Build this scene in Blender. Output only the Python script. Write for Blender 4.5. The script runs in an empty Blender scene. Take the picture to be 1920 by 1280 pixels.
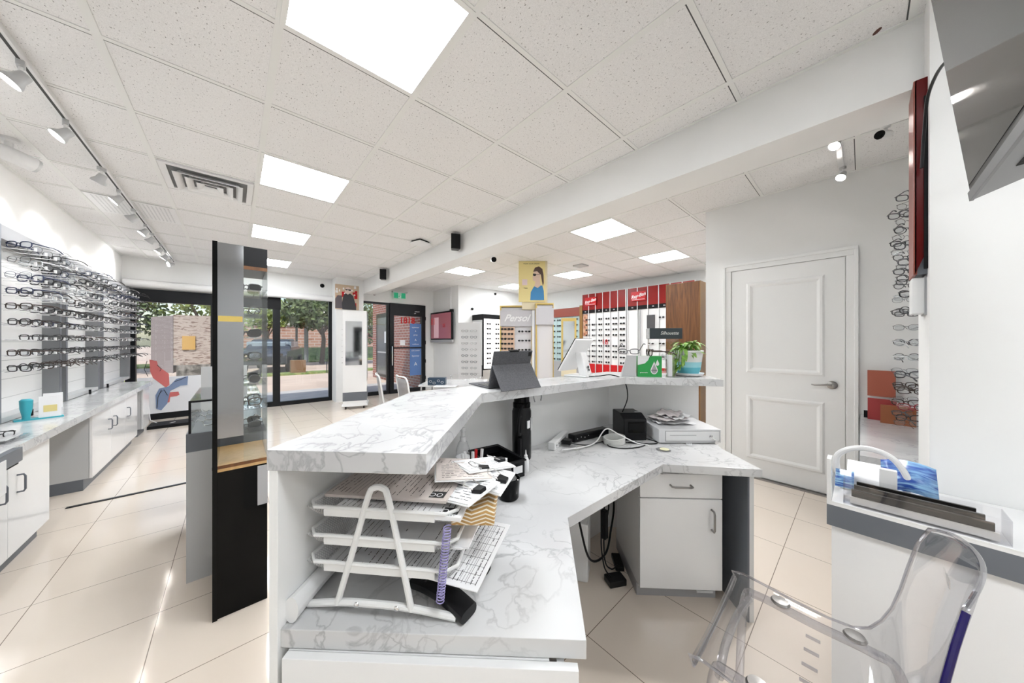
import bpy, bmesh, math, random
from mathutils import Matrix, Vector
random.seed(7)
PI = math.pi
S = bpy.context.scene
COL = S.collection
# ---------------------------------------------------------------- camera, sky, sun, exposure
cam = bpy.data.cameras.new('camera'); camo = bpy.data.objects.new('camera', cam); COL.objects.link(camo)
cam.lens = 584/1920*36; cam.sensor_width = 36; cam.clip_start = .02; cam.clip_end = 500
camo.location = (0, 0, 1.324); camo.rotation_euler = (PI/2, 0, -math.atan(520/584))
S.camera = camo
S.view_settings.view_transform = 'Standard'; S.view_settings.look = 'None'
S.view_settings.exposure = 1.6; S.view_settings.gamma = 1; S.view_settings.use_curve_mapping = False
W = bpy.data.worlds.new('world'); S.world = W; W.use_nodes = True
nt = W.node_tree; nt.nodes.clear()
sky = nt.nodes.new('ShaderNodeTexSky'); sky.sky_type = 'NISHITA'; sky.sun_disc = False
sky.sun_elevation = math.radians(55); sky.sun_rotation = math.radians(200); sky.air_density = 1.2; sky.dust_density = 1.5
bg = nt.nodes.new('ShaderNodeBackground'); bg.inputs[1].default_value = .075
wo = nt.nodes.new('ShaderNodeOutputWorld')
nt.links.new(sky.outputs[0], bg.inputs[0]); nt.links.new(bg.outputs[0], wo.inputs[0])
sl = bpy.data.lights.new('sun', 'SUN'); sl.energy = 1.25; sl.angle = .01; sl.color = (1, .96, .9)
so = bpy.data.objects.new('sun', sl); COL.objects.link(so); so.rotation_euler = (math.radians(27), math.radians(-14), 0)
PANEL_L = 9.0
# ---------------------------------------------------------------- materials
MAT = {}
def mat(name, color=(.8,.8,.8), rough=.5, metal=0, spec=.5, trans=0, emit=0, coat=0):
    if name in MAT: return MAT[name]
    m = bpy.data.materials.new(name); m.use_nodes = True
    b = m.node_tree.nodes['Principled BSDF']
    b.inputs['Base Color'].default_value = (*color, 1); b.inputs['Roughness'].default_value = rough
    b.inputs['Metallic'].default_value = metal; b.inputs['Specular IOR Level'].default_value = spec
    b.inputs['Transmission Weight'].default_value = trans
    b.inputs['Coat Weight'].default_value = coat
    if emit:
        b.inputs['Emission Color'].default_value = (*color, 1); b.inputs['Emission Strength'].default_value = emit
    MAT[name] = m; return m
def nodes(m): return m.node_tree.nodes, m.node_tree.links, m.node_tree.nodes['Principled BSDF']
def noisemat(name, c1, c2, scale=5, rough=.5, lo=.4, hi=.6, detail=6, dist=0, vec=None, bump=0, spec=.5, metal=0):
    m = mat(name, c1, rough, metal, spec); N, L, b = nodes(m)
    tc = N.new('ShaderNodeTexCoord'); mp = N.new('ShaderNodeMapping')
    if vec: mp.inputs['Scale'].default_value = vec
    no = N.new('ShaderNodeTexNoise'); no.inputs['Scale'].default_value = scale; no.inputs['Detail'].default_value = detail
    no.inputs['Distortion'].default_value = dist
    cr = N.new('ShaderNodeValToRGB'); cr.color_ramp.elements[0].position = lo; cr.color_ramp.elements[1].position = hi
    cr.color_ramp.elements[0].color = (*c1, 1); cr.color_ramp.elements[1].color = (*c2, 1)
    L.new(tc.outputs['Object'], mp.inputs[0]); L.new(mp.outputs[0], no.inputs[0]); L.new(no.outputs[0], cr.inputs[0]); L.new(cr.outputs[0], b.inputs['Base Color'])
    if bump:
        bu = N.new('ShaderNodeBump'); bu.inputs['Strength'].default_value = bump; bu.inputs['Distance'].default_value = .01
        L.new(no.outputs[0], bu.inputs['Height']); L.new(bu.outputs[0], b.inputs['Normal'])
    return m
def marble():
    m = mat('marble_laminate', (.8,.8,.8), .12, 0, .5); N, L, b = nodes(m)
    tc = N.new('ShaderNodeTexCoord'); mp = N.new('ShaderNodeMapping'); mp.inputs['Scale'].default_value = (1, 1, 1); mp.inputs['Rotation'].default_value = (.3, .2, .5)
    L.new(tc.outputs['Object'], mp.inputs[0])
    def vein(scale, dist, w, seed):
        n = N.new('ShaderNodeTexNoise'); n.noise_dimensions = '4D'; n.inputs['W'].default_value = seed
        n.inputs['Scale'].default_value = scale; n.inputs['Detail'].default_value = 5; n.inputs['Distortion'].default_value = dist
        L.new(mp.outputs[0], n.inputs[0])
        s = N.new('ShaderNodeMath'); s.operation = 'SUBTRACT'; s.inputs[1].default_value = .5; L.new(n.outputs[0], s.inputs[0])
        a = N.new('ShaderNodeMath'); a.operation = 'ABSOLUTE'; L.new(s.outputs[0], a.inputs[0])
        r = N.new('ShaderNodeMapRange'); r.inputs[1].default_value = 0; r.inputs[2].default_value = w; r.inputs[3].default_value = 1; r.inputs[4].default_value = 0
        L.new(a.outputs[0], r.inputs[0]); return r
    v1 = vein(4.0, 1.2, .014, 3.1); v2 = vein(8, .8, .020, 7.7)
    gate = N.new('ShaderNodeTexNoise'); gate.inputs['Scale'].default_value = 3.3; gate.inputs['Detail'].default_value = 3
    L.new(mp.outputs[0], gate.inputs[0])
    gr = N.new('ShaderNodeMapRange'); gr.inputs[1].default_value = .42; gr.inputs[2].default_value = .62; L.new(gate.outputs[0], gr.inputs[0])
    m2 = N.new('ShaderNodeMath'); m2.operation = 'MULTIPLY'; L.new(v2.outputs[0], m2.inputs[0]); L.new(gr.outputs[0], m2.inputs[1])
    mx = N.new('ShaderNodeMath'); mx.operation = 'MAXIMUM'; L.new(m2.outputs[0], mx.inputs[0])
    v1g = N.new('ShaderNodeMath'); v1g.operation = 'MULTIPLY'; L.new(v1.outputs[0], v1g.inputs[0])
    g2 = N.new('ShaderNodeMapRange'); g2.inputs[1].default_value = .35; g2.inputs[2].default_value = .6; g2.inputs[3].default_value = .15; L.new(gate.outputs[0], g2.inputs[0])
    L.new(g2.outputs[0], v1g.inputs[1]); L.new(v1g.outputs[0], mx.inputs[1])
    cl = N.new('ShaderNodeTexNoise'); cl.inputs['Scale'].default_value = 2.2; L.new(mp.outputs[0], cl.inputs[0])
    cr = N.new('ShaderNodeValToRGB'); cr.color_ramp.elements[0].color = (.53,.53,.535,1); cr.color_ramp.elements[1].color = (.67,.67,.67,1)
    cr.color_ramp.elements[0].position = .35; cr.color_ramp.elements[1].position = .6; L.new(cl.outputs[0], cr.inputs[0])
    k = N.new('ShaderNodeMath'); k.operation = 'MULTIPLY'; k.inputs[1].default_value = .6; L.new(mx.outputs[0], k.inputs[0])
    mix = N.new('ShaderNodeMixRGB'); mix.inputs[2].default_value = (.27,.27,.28,1)
    L.new(k.outputs[0], mix.inputs[0]); L.new(cr.outputs[0], mix.inputs[1]); L.new(mix.outputs[0], b.inputs['Base Color'])
    return m
def floormat():
    m = mat('floor_tile', (.7,.6,.5), .1, 0, .5); N, L, b = nodes(m)
    tc = N.new('ShaderNodeTexCoord'); sp = N.new('ShaderNodeSeparateXYZ'); L.new(tc.outputs['Object'], sp.inputs[0])
    def line(o, off):
        a = N.new('ShaderNodeMath'); a.operation = 'SUBTRACT'; a.inputs[1].default_value = off - .4875*40; L.new(o, a.inputs[0])
        d = N.new('ShaderNodeMath'); d.operation = 'DIVIDE'; d.inputs[1].default_value = .4875; L.new(a.outputs[0], d.inputs[0])
        f = N.new('ShaderNodeMath'); f.operation = 'FRACT'; L.new(d.outputs[0], f.inputs[0])
        c = N.new('ShaderNodeMath'); c.operation = 'LESS_THAN'; c.inputs[1].default_value = .0065; L.new(f.outputs[0], c.inputs[0]); return c
    lx = line(sp.outputs[0], -.278); ly = line(sp.outputs[1], 2.283)
    mx = N.new('ShaderNodeMath'); mx.operation = 'MAXIMUM'; L.new(lx.outputs[0], mx.inputs[0]); L.new(ly.outputs[0], mx.inputs[1])
    no = N.new('ShaderNodeTexNoise'); no.inputs['Scale'].default_value = 2.5; no.inputs['Detail'].default_value = 5; L.new(tc.outputs['Object'], no.inputs[0])
    cr = N.new('ShaderNodeValToRGB'); cr.color_ramp.elements[0].color = (.74,.645,.55,1); cr.color_ramp.elements[1].color = (.79,.70,.61,1); L.new(no.outputs[0], cr.inputs[0])
    mix = N.new('ShaderNodeMixRGB'); mix.inputs[2].default_value = (.20,.155,.12,1)
    L.new(mx.outputs[0], mix.inputs[0]); L.new(cr.outputs[0], mix.inputs[1]); L.new(mix.outputs[0], b.inputs['Base Color'])
    return m
def ceilmat():
    m = mat('ceiling_tile', (.6,.6,.6), .9, 0, .1); N, L, b = nodes(m)
    tc = N.new('ShaderNodeTexCoord'); mp = N.new('ShaderNodeMapping'); mp.inputs['Scale'].default_value = (1, .6, 1); L.new(tc.outputs['Object'], mp.inputs[0])
    no = N.new('ShaderNodeTexNoise'); no.inputs['Scale'].default_value = 125; no.inputs['Detail'].default_value = 1.5; L.new(mp.outputs[0], no.inputs[0])
    cr = N.new('ShaderNodeValToRGB'); cr.color_ramp.elements[0].position = .28; cr.color_ramp.elements[1].position = .345
    cr.color_ramp.elements[0].color = (.33,.32,.31,1); cr.color_ramp.elements[1].color = (.86,.85,.845,1); L.new(no.outputs[0], cr.inputs[0])
    n2 = N.new('ShaderNodeTexNoise'); n2.inputs['Scale'].default_value = 320; n2.inputs['Detail'].default_value = 2; L.new(tc.outputs['Object'], n2.inputs[0])
    mr = N.new('ShaderNodeMapRange'); mr.inputs[1].default_value = .3; mr.inputs[2].default_value = .6; mr.inputs[3].default_value = .86; mr.inputs[4].default_value = 1; L.new(n2.outputs[0], mr.inputs[0])
    mu = N.new('ShaderNodeMixRGB'); mu.blend_type = 'MULTIPLY'; mu.inputs[0].default_value = 1; L.new(cr.outputs[0], mu.inputs[1]); L.new(mr.outputs[0], mu.inputs[2])
    L.new(mu.outputs[0], b.inputs['Base Color']); return m
def glassmat(name, tint=(1,1,1), refl=.08, edge=.6, rough=.02, etint=(.6,.6,.62)):
    """thin clear sheet: see-through with a Fresnel-like reflection that grows at grazing angles"""
    m = bpy.data.materials.new(name); m.use_nodes = True; N, L = m.node_tree.nodes, m.node_tree.links; N.clear()
    o = N.new('ShaderNodeOutputMaterial'); t = N.new('ShaderNodeBsdfTransparent'); g = N.new('ShaderNodeBsdfGlossy')
    g.inputs['Roughness'].default_value = rough; g.inputs[0].default_value = (.95,.95,.95,1)
    lw = N.new('ShaderNodeLayerWeight'); lw.inputs[0].default_value = .35
    pw = N.new('ShaderNodeMath'); pw.operation = 'POWER'; pw.inputs[1].default_value = 2.5; L.new(lw.outputs['Facing'], pw.inputs[0])
    mr = N.new('ShaderNodeMapRange'); mr.inputs[3].default_value = refl; mr.inputs[4].default_value = edge; L.new(pw.outputs[0], mr.inputs[0])
    mc = N.new('ShaderNodeMixRGB'); mc.inputs[1].default_value = (*tint, 1); mc.inputs[2].default_value = (*etint, 1); L.new(pw.outputs[0], mc.inputs[0]); L.new(mc.outputs[0], t.inputs[0])
    x = N.new('ShaderNodeMixShader'); L.new(mr.outputs[0], x.inputs[0]); L.new(t.outputs[0], x.inputs[1]); L.new(g.outputs[0], x.inputs[2]); L.new(x.outputs[0], o.inputs[0])
    MAT[name] = m; return m
def brickmat(name, c1, c2, mortar, scale, rot=(0,0,0)):
    m = mat(name, c1, .9); N, L, b = nodes(m)
    tc = N.new('ShaderNodeTexCoord'); se = N.new('ShaderNodeSeparateXYZ'); mp = N.new('ShaderNodeCombineXYZ'); L.new(tc.outputs['Object'], se.inputs[0])
    ad = N.new('ShaderNodeMath'); ad.operation = 'ADD'; L.new(se.outputs[0], ad.inputs[0]); L.new(se.outputs[1], ad.inputs[1]); L.new(ad.outputs[0], mp.inputs[0]); L.new(se.outputs[2], mp.inputs[1])
    br = N.new('ShaderNodeTexBrick'); br.inputs['Scale'].default_value = scale; br.inputs['Color1'].default_value = (*c1,1); br.inputs['Color2'].default_value = (*c2,1); br.inputs['Mortar'].default_value = (*mortar,1)
    br.inputs['Mortar Size'].default_value = .03; br.inputs['Brick Width'].default_value = .8; br.inputs['Row Height'].default_value = .28
    L.new(mp.outputs[0], br.inputs[0]); L.new(br.outputs[0], b.inputs['Base Color']); return m
def woodmat(name, c1, c2, vec=(8,8,.6), scale=3):
    return noisemat(name, c1, c2, scale, .35, .35, .65, 6, 1.5, vec)
MARBLE = marble(); FLOOR = floormat(); CEIL = ceilmat()
WALL = noisemat('wall_paint', (.82,.82,.81), (.84,.84,.83), 2, .6, spec=.3)
WHITE = mat('white_laminate', (.80,.80,.79), .22); GLOSSW = mat('gloss_white_laminate', (.84,.84,.84), .1)
TRIMW = mat('white_trim_paint', (.84,.84,.83), .3); GRID = mat('ceiling_grid_white', (.8,.8,.78), .5)
GREY = mat('grey_laminate', (.135,.148,.17), .35); MGREY = mat('mid_grey_laminate', (.36,.36,.37), .35); LGREY = mat('light_grey_laminate', (.52,.525,.53), .35)
BLACK = mat('black_plastic', (.006,.006,.007), .3, spec=.25); BLKM = mat('black_matte', (.008,.008,.009), .6, spec=.2); BLKG = mat('black_gloss', (.003,.003,.003), .08, spec=.14)
ALU = mat('dark_aluminium', (.010,.011,.013), .35, .0, spec=.25); CHROME = mat('chrome', (.8,.8,.8), .12, 1); STEEL = mat('brushed_steel', (.33,.32,.31), .3, 1)
WPLAS = mat('white_plastic', (.8,.8,.8), .3); CREAM = mat('cream_board', (.74,.66,.47), .5); PAPER = mat('paper', (.82,.82,.83), .7); PAPERB = mat('beige_paper', (.66,.59,.55), .7)
RED = mat('deep_red', (.25,.008,.006), .35, spec=.3); DRED = mat('oxblood_red', (.10,.002,.002), .3, spec=.2); REDB = mat('bright_red', (.50,.012,.015), .35, spec=.3); GOLD = mat('gold_frame', (.62,.45,.14), .35, .3)
WOOD = woodmat('oak_veneer', (.10,.036,.010), (.20,.08,.022)); WOODL = woodmat('light_wood', (.50,.30,.12), (.58,.36,.16)); GWOOD = mat('golden_wood_edge', (.26,.13,.03), .4)
GLASS = glassmat('clear_glass', (.97,.99,.985), .05, .55); ACRY = glassmat('clear_acrylic', (.985,.985,.99), .05, .55, .03, (.62,.62,.65))
LENS = glassmat('demo_lens', (.9,.92,.93), .1, .5); TINT = mat('dark_lens', (.01,.01,.012), .08); SCREEN = mat('dark_screen', (.02,.02,.022), .06)
MIRROR = mat('mirror', (.62,.63,.65), .06, 1); TEAL = mat('teal', (.04,.38,.46), .4); NAVY = mat('navy_acrylic', (.012,.006,.10), .15)
INK = mat('printed_ink', (.03,.03,.03), .7); PURP = mat('lilac_coil', (.38,.34,.62), .4)
# ---------------------------------------------------------------- mesh helper
class MB:
    def __init__(s): s.v = []; s.f = []; s.m = []; s.mi = 0
    def add(s, vs, fs, M=None):
        o = len(s.v)
        s.v += [tuple(M @ Vector(p)) if M else tuple(p) for p in vs]
        s.f += [tuple(i+o for i in f) for f in fs]; s.m += [s.mi]*len(fs); return s
    def box(s, a, b, M=None):
        x0,y0,z0 = a; x1,y1,z1 = b
        vs = [(x0,y0,z0),(x1,y0,z0),(x1,y1,z0),(x0,y1,z0),(x0,y0,z1),(x1,y0,z1),(x1,y1,z1),(x0,y1,z1)]
        return s.add(vs, [(0,3,2,1),(4,5,6,7),(0,1,5,4),(1,2,6,5),(2,3,7,6),(3,0,4,7)], M)
    def prism(s, poly, z0, z1, M=None):
        n = len(poly); ar = sum(poly[i][0]*poly[(i+1)%n][1]-poly[(i+1)%n][0]*poly[i][1] for i in range(n))
        if ar < 0: poly = poly[::-1]
        vs = [(p[0],p[1],z0) for p in poly]+[(p[0],p[1],z1) for p in poly]
        return s.add(vs, [tuple(range(n))[::-1], tuple(range(n,2*n))]+[(i,(i+1)%n,(i+1)%n+n,i+n) for i in range(n)], M)
    def tube(s, pts, r, n=8, closed=False, cap=True, M=None):
        P = [Vector(p) for p in pts]; k = len(P); vs = []; fs = []
        rr = r if isinstance(r, (list,tuple)) else [r]*k
        up = None
        for i in range(k):
            if closed: t = P[(i+1)%k]-P[i-1]
            else: t = P[min(i+1,k-1)]-P[max(i-1,0)]
            t = t.normalized() if t.length > 1e-9 else Vector((0,0,1))
            if up is None:
                up = Vector((0,0,1)) if abs(t.z) < .9 else Vector((1,0,0))
            a = t.cross(up)
            if a.length < 1e-6: a = t.orthogonal()
            a.normalize(); b = a.cross(t).normalized(); up = b
            for j in range(n):
                an = 2*PI*j/n; vs.append(P[i]+(a*math.cos(an)+b*math.sin(an))*rr[i])
        m = k if closed else k-1
        for i in range(m):
            for j in range(n):
                i2 = (i+1)%k; fs.append((i*n+j, i*n+(j+1)%n, i2*n+(j+1)%n, i2*n+j))
        if not closed and cap: fs += [tuple(range(n))[::-1], tuple((k-1)*n+j for j in range(n))]
        return s.add(vs, fs, M)
    def lathe(s, prof, c=(0,0,0), n=24, M=None):
        vs = []; fs = []
        for r, z in prof:
            for j in range(n): vs.append((c[0]+r*math.cos(2*PI*j/n), c[1]+r*math.sin(2*PI*j/n), c[2]+z))
        for i in range(len(prof)-1):
            for j in range(n): fs.append((i*n+j, i*n+(j+1)%n, (i+1)*n+(j+1)%n, (i+1)*n+j))
        if prof[0][0] > 1e-5: fs.append(tuple(range(n))[::-1])
        if prof[-1][0] > 1e-5: fs.append(tuple((len(prof)-1)*n+j for j in range(n)))
        return s.add(vs, fs, M)
    def grid(s, rows, M=None):
        r = len(rows); c = len(rows[0]); vs = [p for row in rows for p in row]
        return s.add(vs, [(i*c+j, i*c+j+1, (i+1)*c+j+1, (i+1)*c+j) for i in range(r-1) for j in range(c-1)], M)
    def build(s, name, mats, parent=None, loc=(0,0,0), rz=0, smooth=False, bevel=0, solid=0, sub=0):
        me = bpy.data.meshes.new(name); me.from_pydata([tuple(p) for p in s.v], [], s.f)
        if not isinstance(mats, (list,tuple)): mats = [mats]
        for m in mats: me.materials.append(m)
        for p, i in zip(me.polygons, s.m): p.material_index = i; p.use_smooth = bool(smooth)
        me.validate(); me.update()
        o = bpy.data.objects.new(name, me); COL.objects.link(o); o.location = loc; o.rotation_euler = (0,0,rz)
        if parent: o.parent = parent
        if smooth and smooth != 'all':
            me.set_sharp_from_angle(angle=.6)
        if solid: q = o.modifiers.new('solid','SOLIDIFY'); q.thickness = solid; q.offset = 0
        if bevel: q = o.modifiers.new('bevel','BEVEL'); q.width = bevel; q.segments = 2; q.limit_method = 'ANGLE'; q.harden_normals = False
        if sub: q = o.modifiers.new('sub','SUBSURF'); q.levels = sub; q.render_levels = sub
        return o
def tag(o, label=None, cat=None, group=None, kind=None):
    if label: o['label'] = label
    if cat: o['category'] = cat
    if group: o['group'] = group
    if kind: o['kind'] = kind
    return o
def thing(name, label, cat, loc=(0,0,0), rz=0, group=None):
    o = bpy.data.objects.new(name, None); COL.objects.link(o); o.location = loc; o.rotation_euler = (0,0,rz); o.empty_display_size = .05
    return tag(o, label, cat, group)
def copy_tree(o, parent=None):
    c = o.copy(); COL.objects.link(c)
    if parent: c.parent = parent
    for ch in list(o.children): copy_tree(ch, c)
    return c
def struct(mb, name, m, **k): return tag(mb.build(name, m, **k), kind='structure')
def bx(a, b): return MB().box(a, b)
def text(body, size, m, parent=None, M=None, name='lettering', align='CENTER', ext=.0008, sx=1, shear=0, bold=0):
    c = bpy.data.curves.new(name, 'FONT'); c.body = body; c.size = size; c.align_x = align; c.align_y = 'CENTER'; c.extrude = ext; c.shear = shear; c.offset = bold; c.resolution_u = 3
    t = bpy.data.objects.new('tmp', c); COL.objects.link(t)
    dg = bpy.context.evaluated_depsgraph_get(); me = bpy.data.meshes.new_from_object(t.evaluated_get(dg))
    bpy.data.objects.remove(t); me.materials.clear(); me.materials.append(m)
    o = bpy.data.objects.new(name, me); COL.objects.link(o)
    if parent: o.parent = parent
    if M is not None: o.matrix_local = M @ Matrix.Diagonal((sx,1,1,1))
    return o
def face(origin, right, up=(0,0,1)):
    """matrix whose local x runs along right and local y along up: for lettering on a vertical face"""
    r = Vector(right).normalized(); u = Vector(up).normalized(); n = r.cross(u)
    M = Matrix((r, u, n)).transposed().to_4x4(); M.translation = Vector(origin); return M
def R(axis, deg): return Matrix.Rotation(math.radians(deg), 4, axis)
def T(x, y, z): return Matrix.Translation((x, y, z))
ORD = ['top','second','third','fourth','fifth','sixth','seventh','eighth','ninth','tenth','eleventh','twelfth','thirteenth','fourteenth','fifteenth','sixteenth']
ORF = ['first']+ORD[1:]

def chevron(name, c1, c2, k=16):
    """zigzag weave print"""
    m = mat(name, c1, .6); N, L, b = nodes(m); tc = N.new('ShaderNodeTexCoord'); se = N.new('ShaderNodeSeparateXYZ'); L.new(tc.outputs['Object'], se.inputs[0])
    def mth(op, a, v=None, c=None):
        n = N.new('ShaderNodeMath'); n.operation = op; L.new(a, n.inputs[0])
        if c is not None: L.new(c, n.inputs[1])
        elif v is not None: n.inputs[1].default_value = v
        return n.outputs[0]
    x = mth('ABSOLUTE', mth('SUBTRACT', mth('FRACT', mth('MULTIPLY', se.outputs[0], k)), .5)); y = mth('ADD', mth('MULTIPLY', se.outputs[1], k*1.3), c=mth('MULTIPLY', se.outputs[2], k*3))
    v = mth('LESS_THAN', mth('FRACT', mth('MULTIPLY', mth('ADD', x, c=y), 2.5)), .38)
    mix = N.new('ShaderNodeMixRGB'); mix.inputs[1].default_value = (*c1,1); mix.inputs[2].default_value = (*c2,1); L.new(v, mix.inputs[0]); L.new(mix.outputs[0], b.inputs['Base Color']); return m
# ---------------------------------------------------------------- the room
H = 2.72; P = .615
struct(bx((-1.5,-3.7,-.1),(7,8.1,0)), 'floor', FLOOR)
struct(bx((-1.365,-3.6,H),(2.2,7.95,H+.04)), 'ceiling', CEIL)
struct(bx((2.47,-.4,H),(6.85,7.95,H+.04)), 'ceiling', CEIL)
struct(bx((-1.6,-3.8,H+.05),(7.1,8.1,3.35)), 'trim_roof_unseen', WALL)  # unseen roof slab, added to block the sun from the shop
def gridwork(name, x0, x1, y0, y1, gx, gy):
    g = MB(); w = .012; x = gx
    while x-P > x0: x -= P
    while x < x1: g.box((x-.016,y0,H-.004),(x+.016,y1,H+.001)); x += P
    y = gy
    while y-P > y0: y -= P
    while y < y1: g.box((x0,y-w,H-.0035),(x1,y+w,H+.001)); y += P
    e = .022
    for a, b in (((x0,y0),(x0+e,y1)), ((x1-e,y0),(x1,y1)), ((x0,y0),(x1,y0+e)), ((x0,y1-e),(x1,y1))):
        g.box((a[0],a[1],H-.005),(b[0],b[1],H+.001))
    struct(g, name, GRID)
    g = MB(); x = gx                       # dark reveal where the tiles meet the grid
    while x-P > x0: x -= P
    y = gy
    while y-P > y0: y -= P
    while y < y1: g.box((x0,y+w,H-.003),(x1,y+w+.005,H+.001)); y += P
    return struct(g, name+'1', mat('reveal_shadow_gap', (.08,.08,.08), .8))
gridwork('trim_1', -1.365, 2.2, -3.6, 7.95, .146, 1.085)
gridwork('trim_2', 2.47, 6.85, -.4, 7.95, 3.165, 1.865)
struct(bx((-1.5,-3.7,0),(-1.365,8.1,H+.05)), 'wall_left', WALL)
struct(bx((-1.5,-3.75,0),(2.41,-3.6,H+.05)), 'wall_back', WALL)
struct(bx((2.05,-3.6,0),(2.41,-.178,H)), 'wall_television', WALL)
struct(bx((2.41,-.55,0),(3.8,-.4,H+.05)), 'wall_alcove', WALL)
struct(bx((3.8,-.55,0),(3.9,1.12,H)), 'wall_door', WALL)
struct(bx((3.9,1.0,0),(6.95,1.12,H)), 'wall_near_right', WALL)
struct(bx((6.85,1.12,0),(6.98,6.65,H+.04)), 'wall_right', WALL)
struct(bx((4.14,6.65,0),(6.98,8.1,H)), 'wall_far', WALL)
struct(bx((-1.365,7.95,2.35),(2.2,8.1,H+.05)), 'wall_front', WALL)
struct(bx((2.2,7.95,2.30),(4.14,8.1,H+.05)), 'wall_front', WALL)
struct(bx((3.89,7.95,0),(4.14,8.1,2.30)), 'wall_front', WALL)
struct(bx((2.2,-.178,2.42),(2.47,7.6,H)), 'trim_3', WALL)          # dropped beam
struct(bx((1.64,7.58,0),(2.2,8.05,H)), 'wall_column', WALL)
# door in the right wall
d = thing('door_3', None, None, (3.8, .092, 0)); tag(d, kind='structure')
leaf = MB(); leaf.box((-.012,0,.02),(.02,.79,2.03))
leaf.build('door_leaf', TRIMW, d)
pn = MB()
for z0, z1 in ((.18,.80),(1.02,1.90)):
    y0, y1 = .12, .67
    pts = [(0,0),(.014,.010),(.030,.010),(.05,-.0)]
    for i in range(3):
        (e0,h0),(e1,h1) = pts[i],pts[i+1]
        A = [(-.0125-h0*.9,y0+e0,z0+e0),(-.0125-h0*.9,y1-e0,z0+e0),(-.0125-h0*.9,y1-e0,z1-e0),(-.0125-h0*.9,y0+e0,z1-e0)]
        B = [(-.0125-h1*.9,y0+e1,z0+e1),(-.0125-h1*.9,y1-e1,z0+e1),(-.0125-h1*.9,y1-e1,z1-e1),(-.0125-h1*.9,y0+e1,z1-e1)]
        pn.add(A+B, [(j,(j+1)%4,(j+1)%4+4,j+4) for j in range(4)])
pn.build('door_panel_moulding', TRIMW, d)
h = MB(); M = T(-.02,.075,.955)@R('Y',-90); h.lathe([(.034,0),(.034,.006),(.026,.012),(.012,.014),(.012,.03)], M=M)
h.tube([(-.05,.075,.955),(-.055,.10,.957),(-.055,.14,.952),(-.055,.18,.948),(-.05,.20,.952)], [.009,.010,.008,.007,.005])
h.build('door_handle', STEEL, d, smooth=True)
fr = MB()
for a, b in (((-.0,-.075,0),(-.018,-.005,2.035)), ((0,.795,0),(-.018,.865,2.035)), ((0,-.075,2.035),(-.018,.865,2.105))): fr.box(a, b)
for a, b in (((-.018,-.075,0),(-.028,-.052,2.08)), ((-.018,.842,0),(-.028,.865,2.08)), ((-.018,-.075,2.08),(-.028,.865,2.105))): fr.box(a, b)
fr.build('door_frame', TRIMW, d, bevel=.003)
MB().box((-.05,-.03,0),(0,.82,.012)).build('threshold', STEEL, d)
# ---------------------------------------------------------------- shop front
F = 7.95
def frame(name, x0, x1, z0, z1, w=.05, wb=.1, wt=.05, glass=True):
    r = thing(name, None, None, (x0, F, 0)); tag(r, kind='structure'); X = x1-x0
    f = MB(); f.box((0,0,z0),(w,.09,z1)); f.box((X-w,0,z0),(X,.09,z1)); f.box((w,0,z0),(X-w,.09,z0+wb)); f.box((w,0,z1-wt),(X-w,.09,z1))
    f.build('window_frame', ALU, r)
    MB().box((w,.04,z0+wb),(X-w,.046,z1-wt)).build('window_pane', GLASS, r)
    return r
w1 = frame('window_1', -1.33, -.22, 0, 2.20, .11, .105, .21)
frame('window_2', -.22, .64, 0, 2.20, .06, .1, .21)
w3 = frame('window_3', .64, 1.64, 0, 2.27, .06, .08, .01)
bx((-.14,-.01,1.98),(.07,.0,2.27)).build('transom_box', BLKM, w3)
w4 = frame('window_4', 2.2, 2.93, 0, 2.30, .06, .09, .05)
MB().lathe([(.062,0),(.062,3.55)], M=T(-1.33,7.88,2.275)@R('Y',90)).build('trim_4', WPLAS); tag(bpy.data.objects['trim_4'], kind='structure')
struct(bx((.64,7.90,2.27),(1.64,7.95,2.35)), 'trim_5', WPLAS)
struct(bx((-1.365,7.97,2.20),(.64,8.05,2.35)), 'trim_8', WALL)
# glazed entrance door
d1 = thing('door_1', None, None, (2.93, F, 0)); tag(d1, kind='structure')
f = MB(); f.box((0,-.03,0),(.10,.09,2.30)); f.box((.86,-.03,0),(.96,.09,2.30)); f.box((.1,-.03,1.99),(.86,.05,2.30)); f.box((.1,-.03,0),(.86,.05,.10)); f.box((.1,-.03,1.14),(.86,.03,1.175))
f.build('door_frame', ALU, d1)
MB().box((.1,0,.1),(.86,.006,1.14)).box((.1,0,1.175),(.86,.006,1.99)).build('window_pane', GLASS, d1)
text('1818', .22, REDB, d1, face((.46,-.008,1.865),(1,0,0)), bold=.006, sx=.95)
bn = bx((.53,-.003,.42),(.85,-.001,1.80)).build('blue_banner', mat('banner_blue', (.10,.20,.46), .5), d1); bn['label'] = 'blue printed banner on the door glass'
for s_, z_, q_ in (('eyewear',1.70,.06),('&',1.60,.05),('prep',1.50,.06),('A',1.36,.08),('outfitters',1.25,.05),('EYE EXAM',1.08,.05),('Eyewear',.94,.06),('A',.72,.13)):
    text(s_, q_, PAPER, bn, face((.69,-.004,z_),(1,0,0)))
text('pushpush', .035, PAPER, d1, face((.72,-.034,2.12),(1,0,0))); text('pull', .035, PAPER, d1, face((.66,-.034,2.07),(1,0,0)))
bx((.27,-.004,1.23),(.40,-.001,1.36)).build('paper_notice', PAPER, d1)
hd = MB(); hd.tube([(.04,-.03,.7),(.04,-.08,.72),(.04,-.08,1.2),(.04,-.03,1.22)], .012); hd.build('door_handle', CHROME, d1, smooth=True)
hg = MB()
for z in (.3,.75,1.25,1.9): hg.tube([(.95,-.045,z),(.95,-.045,z+.09)], .013)
hg.build('hinge', BLKM, d1)
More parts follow.
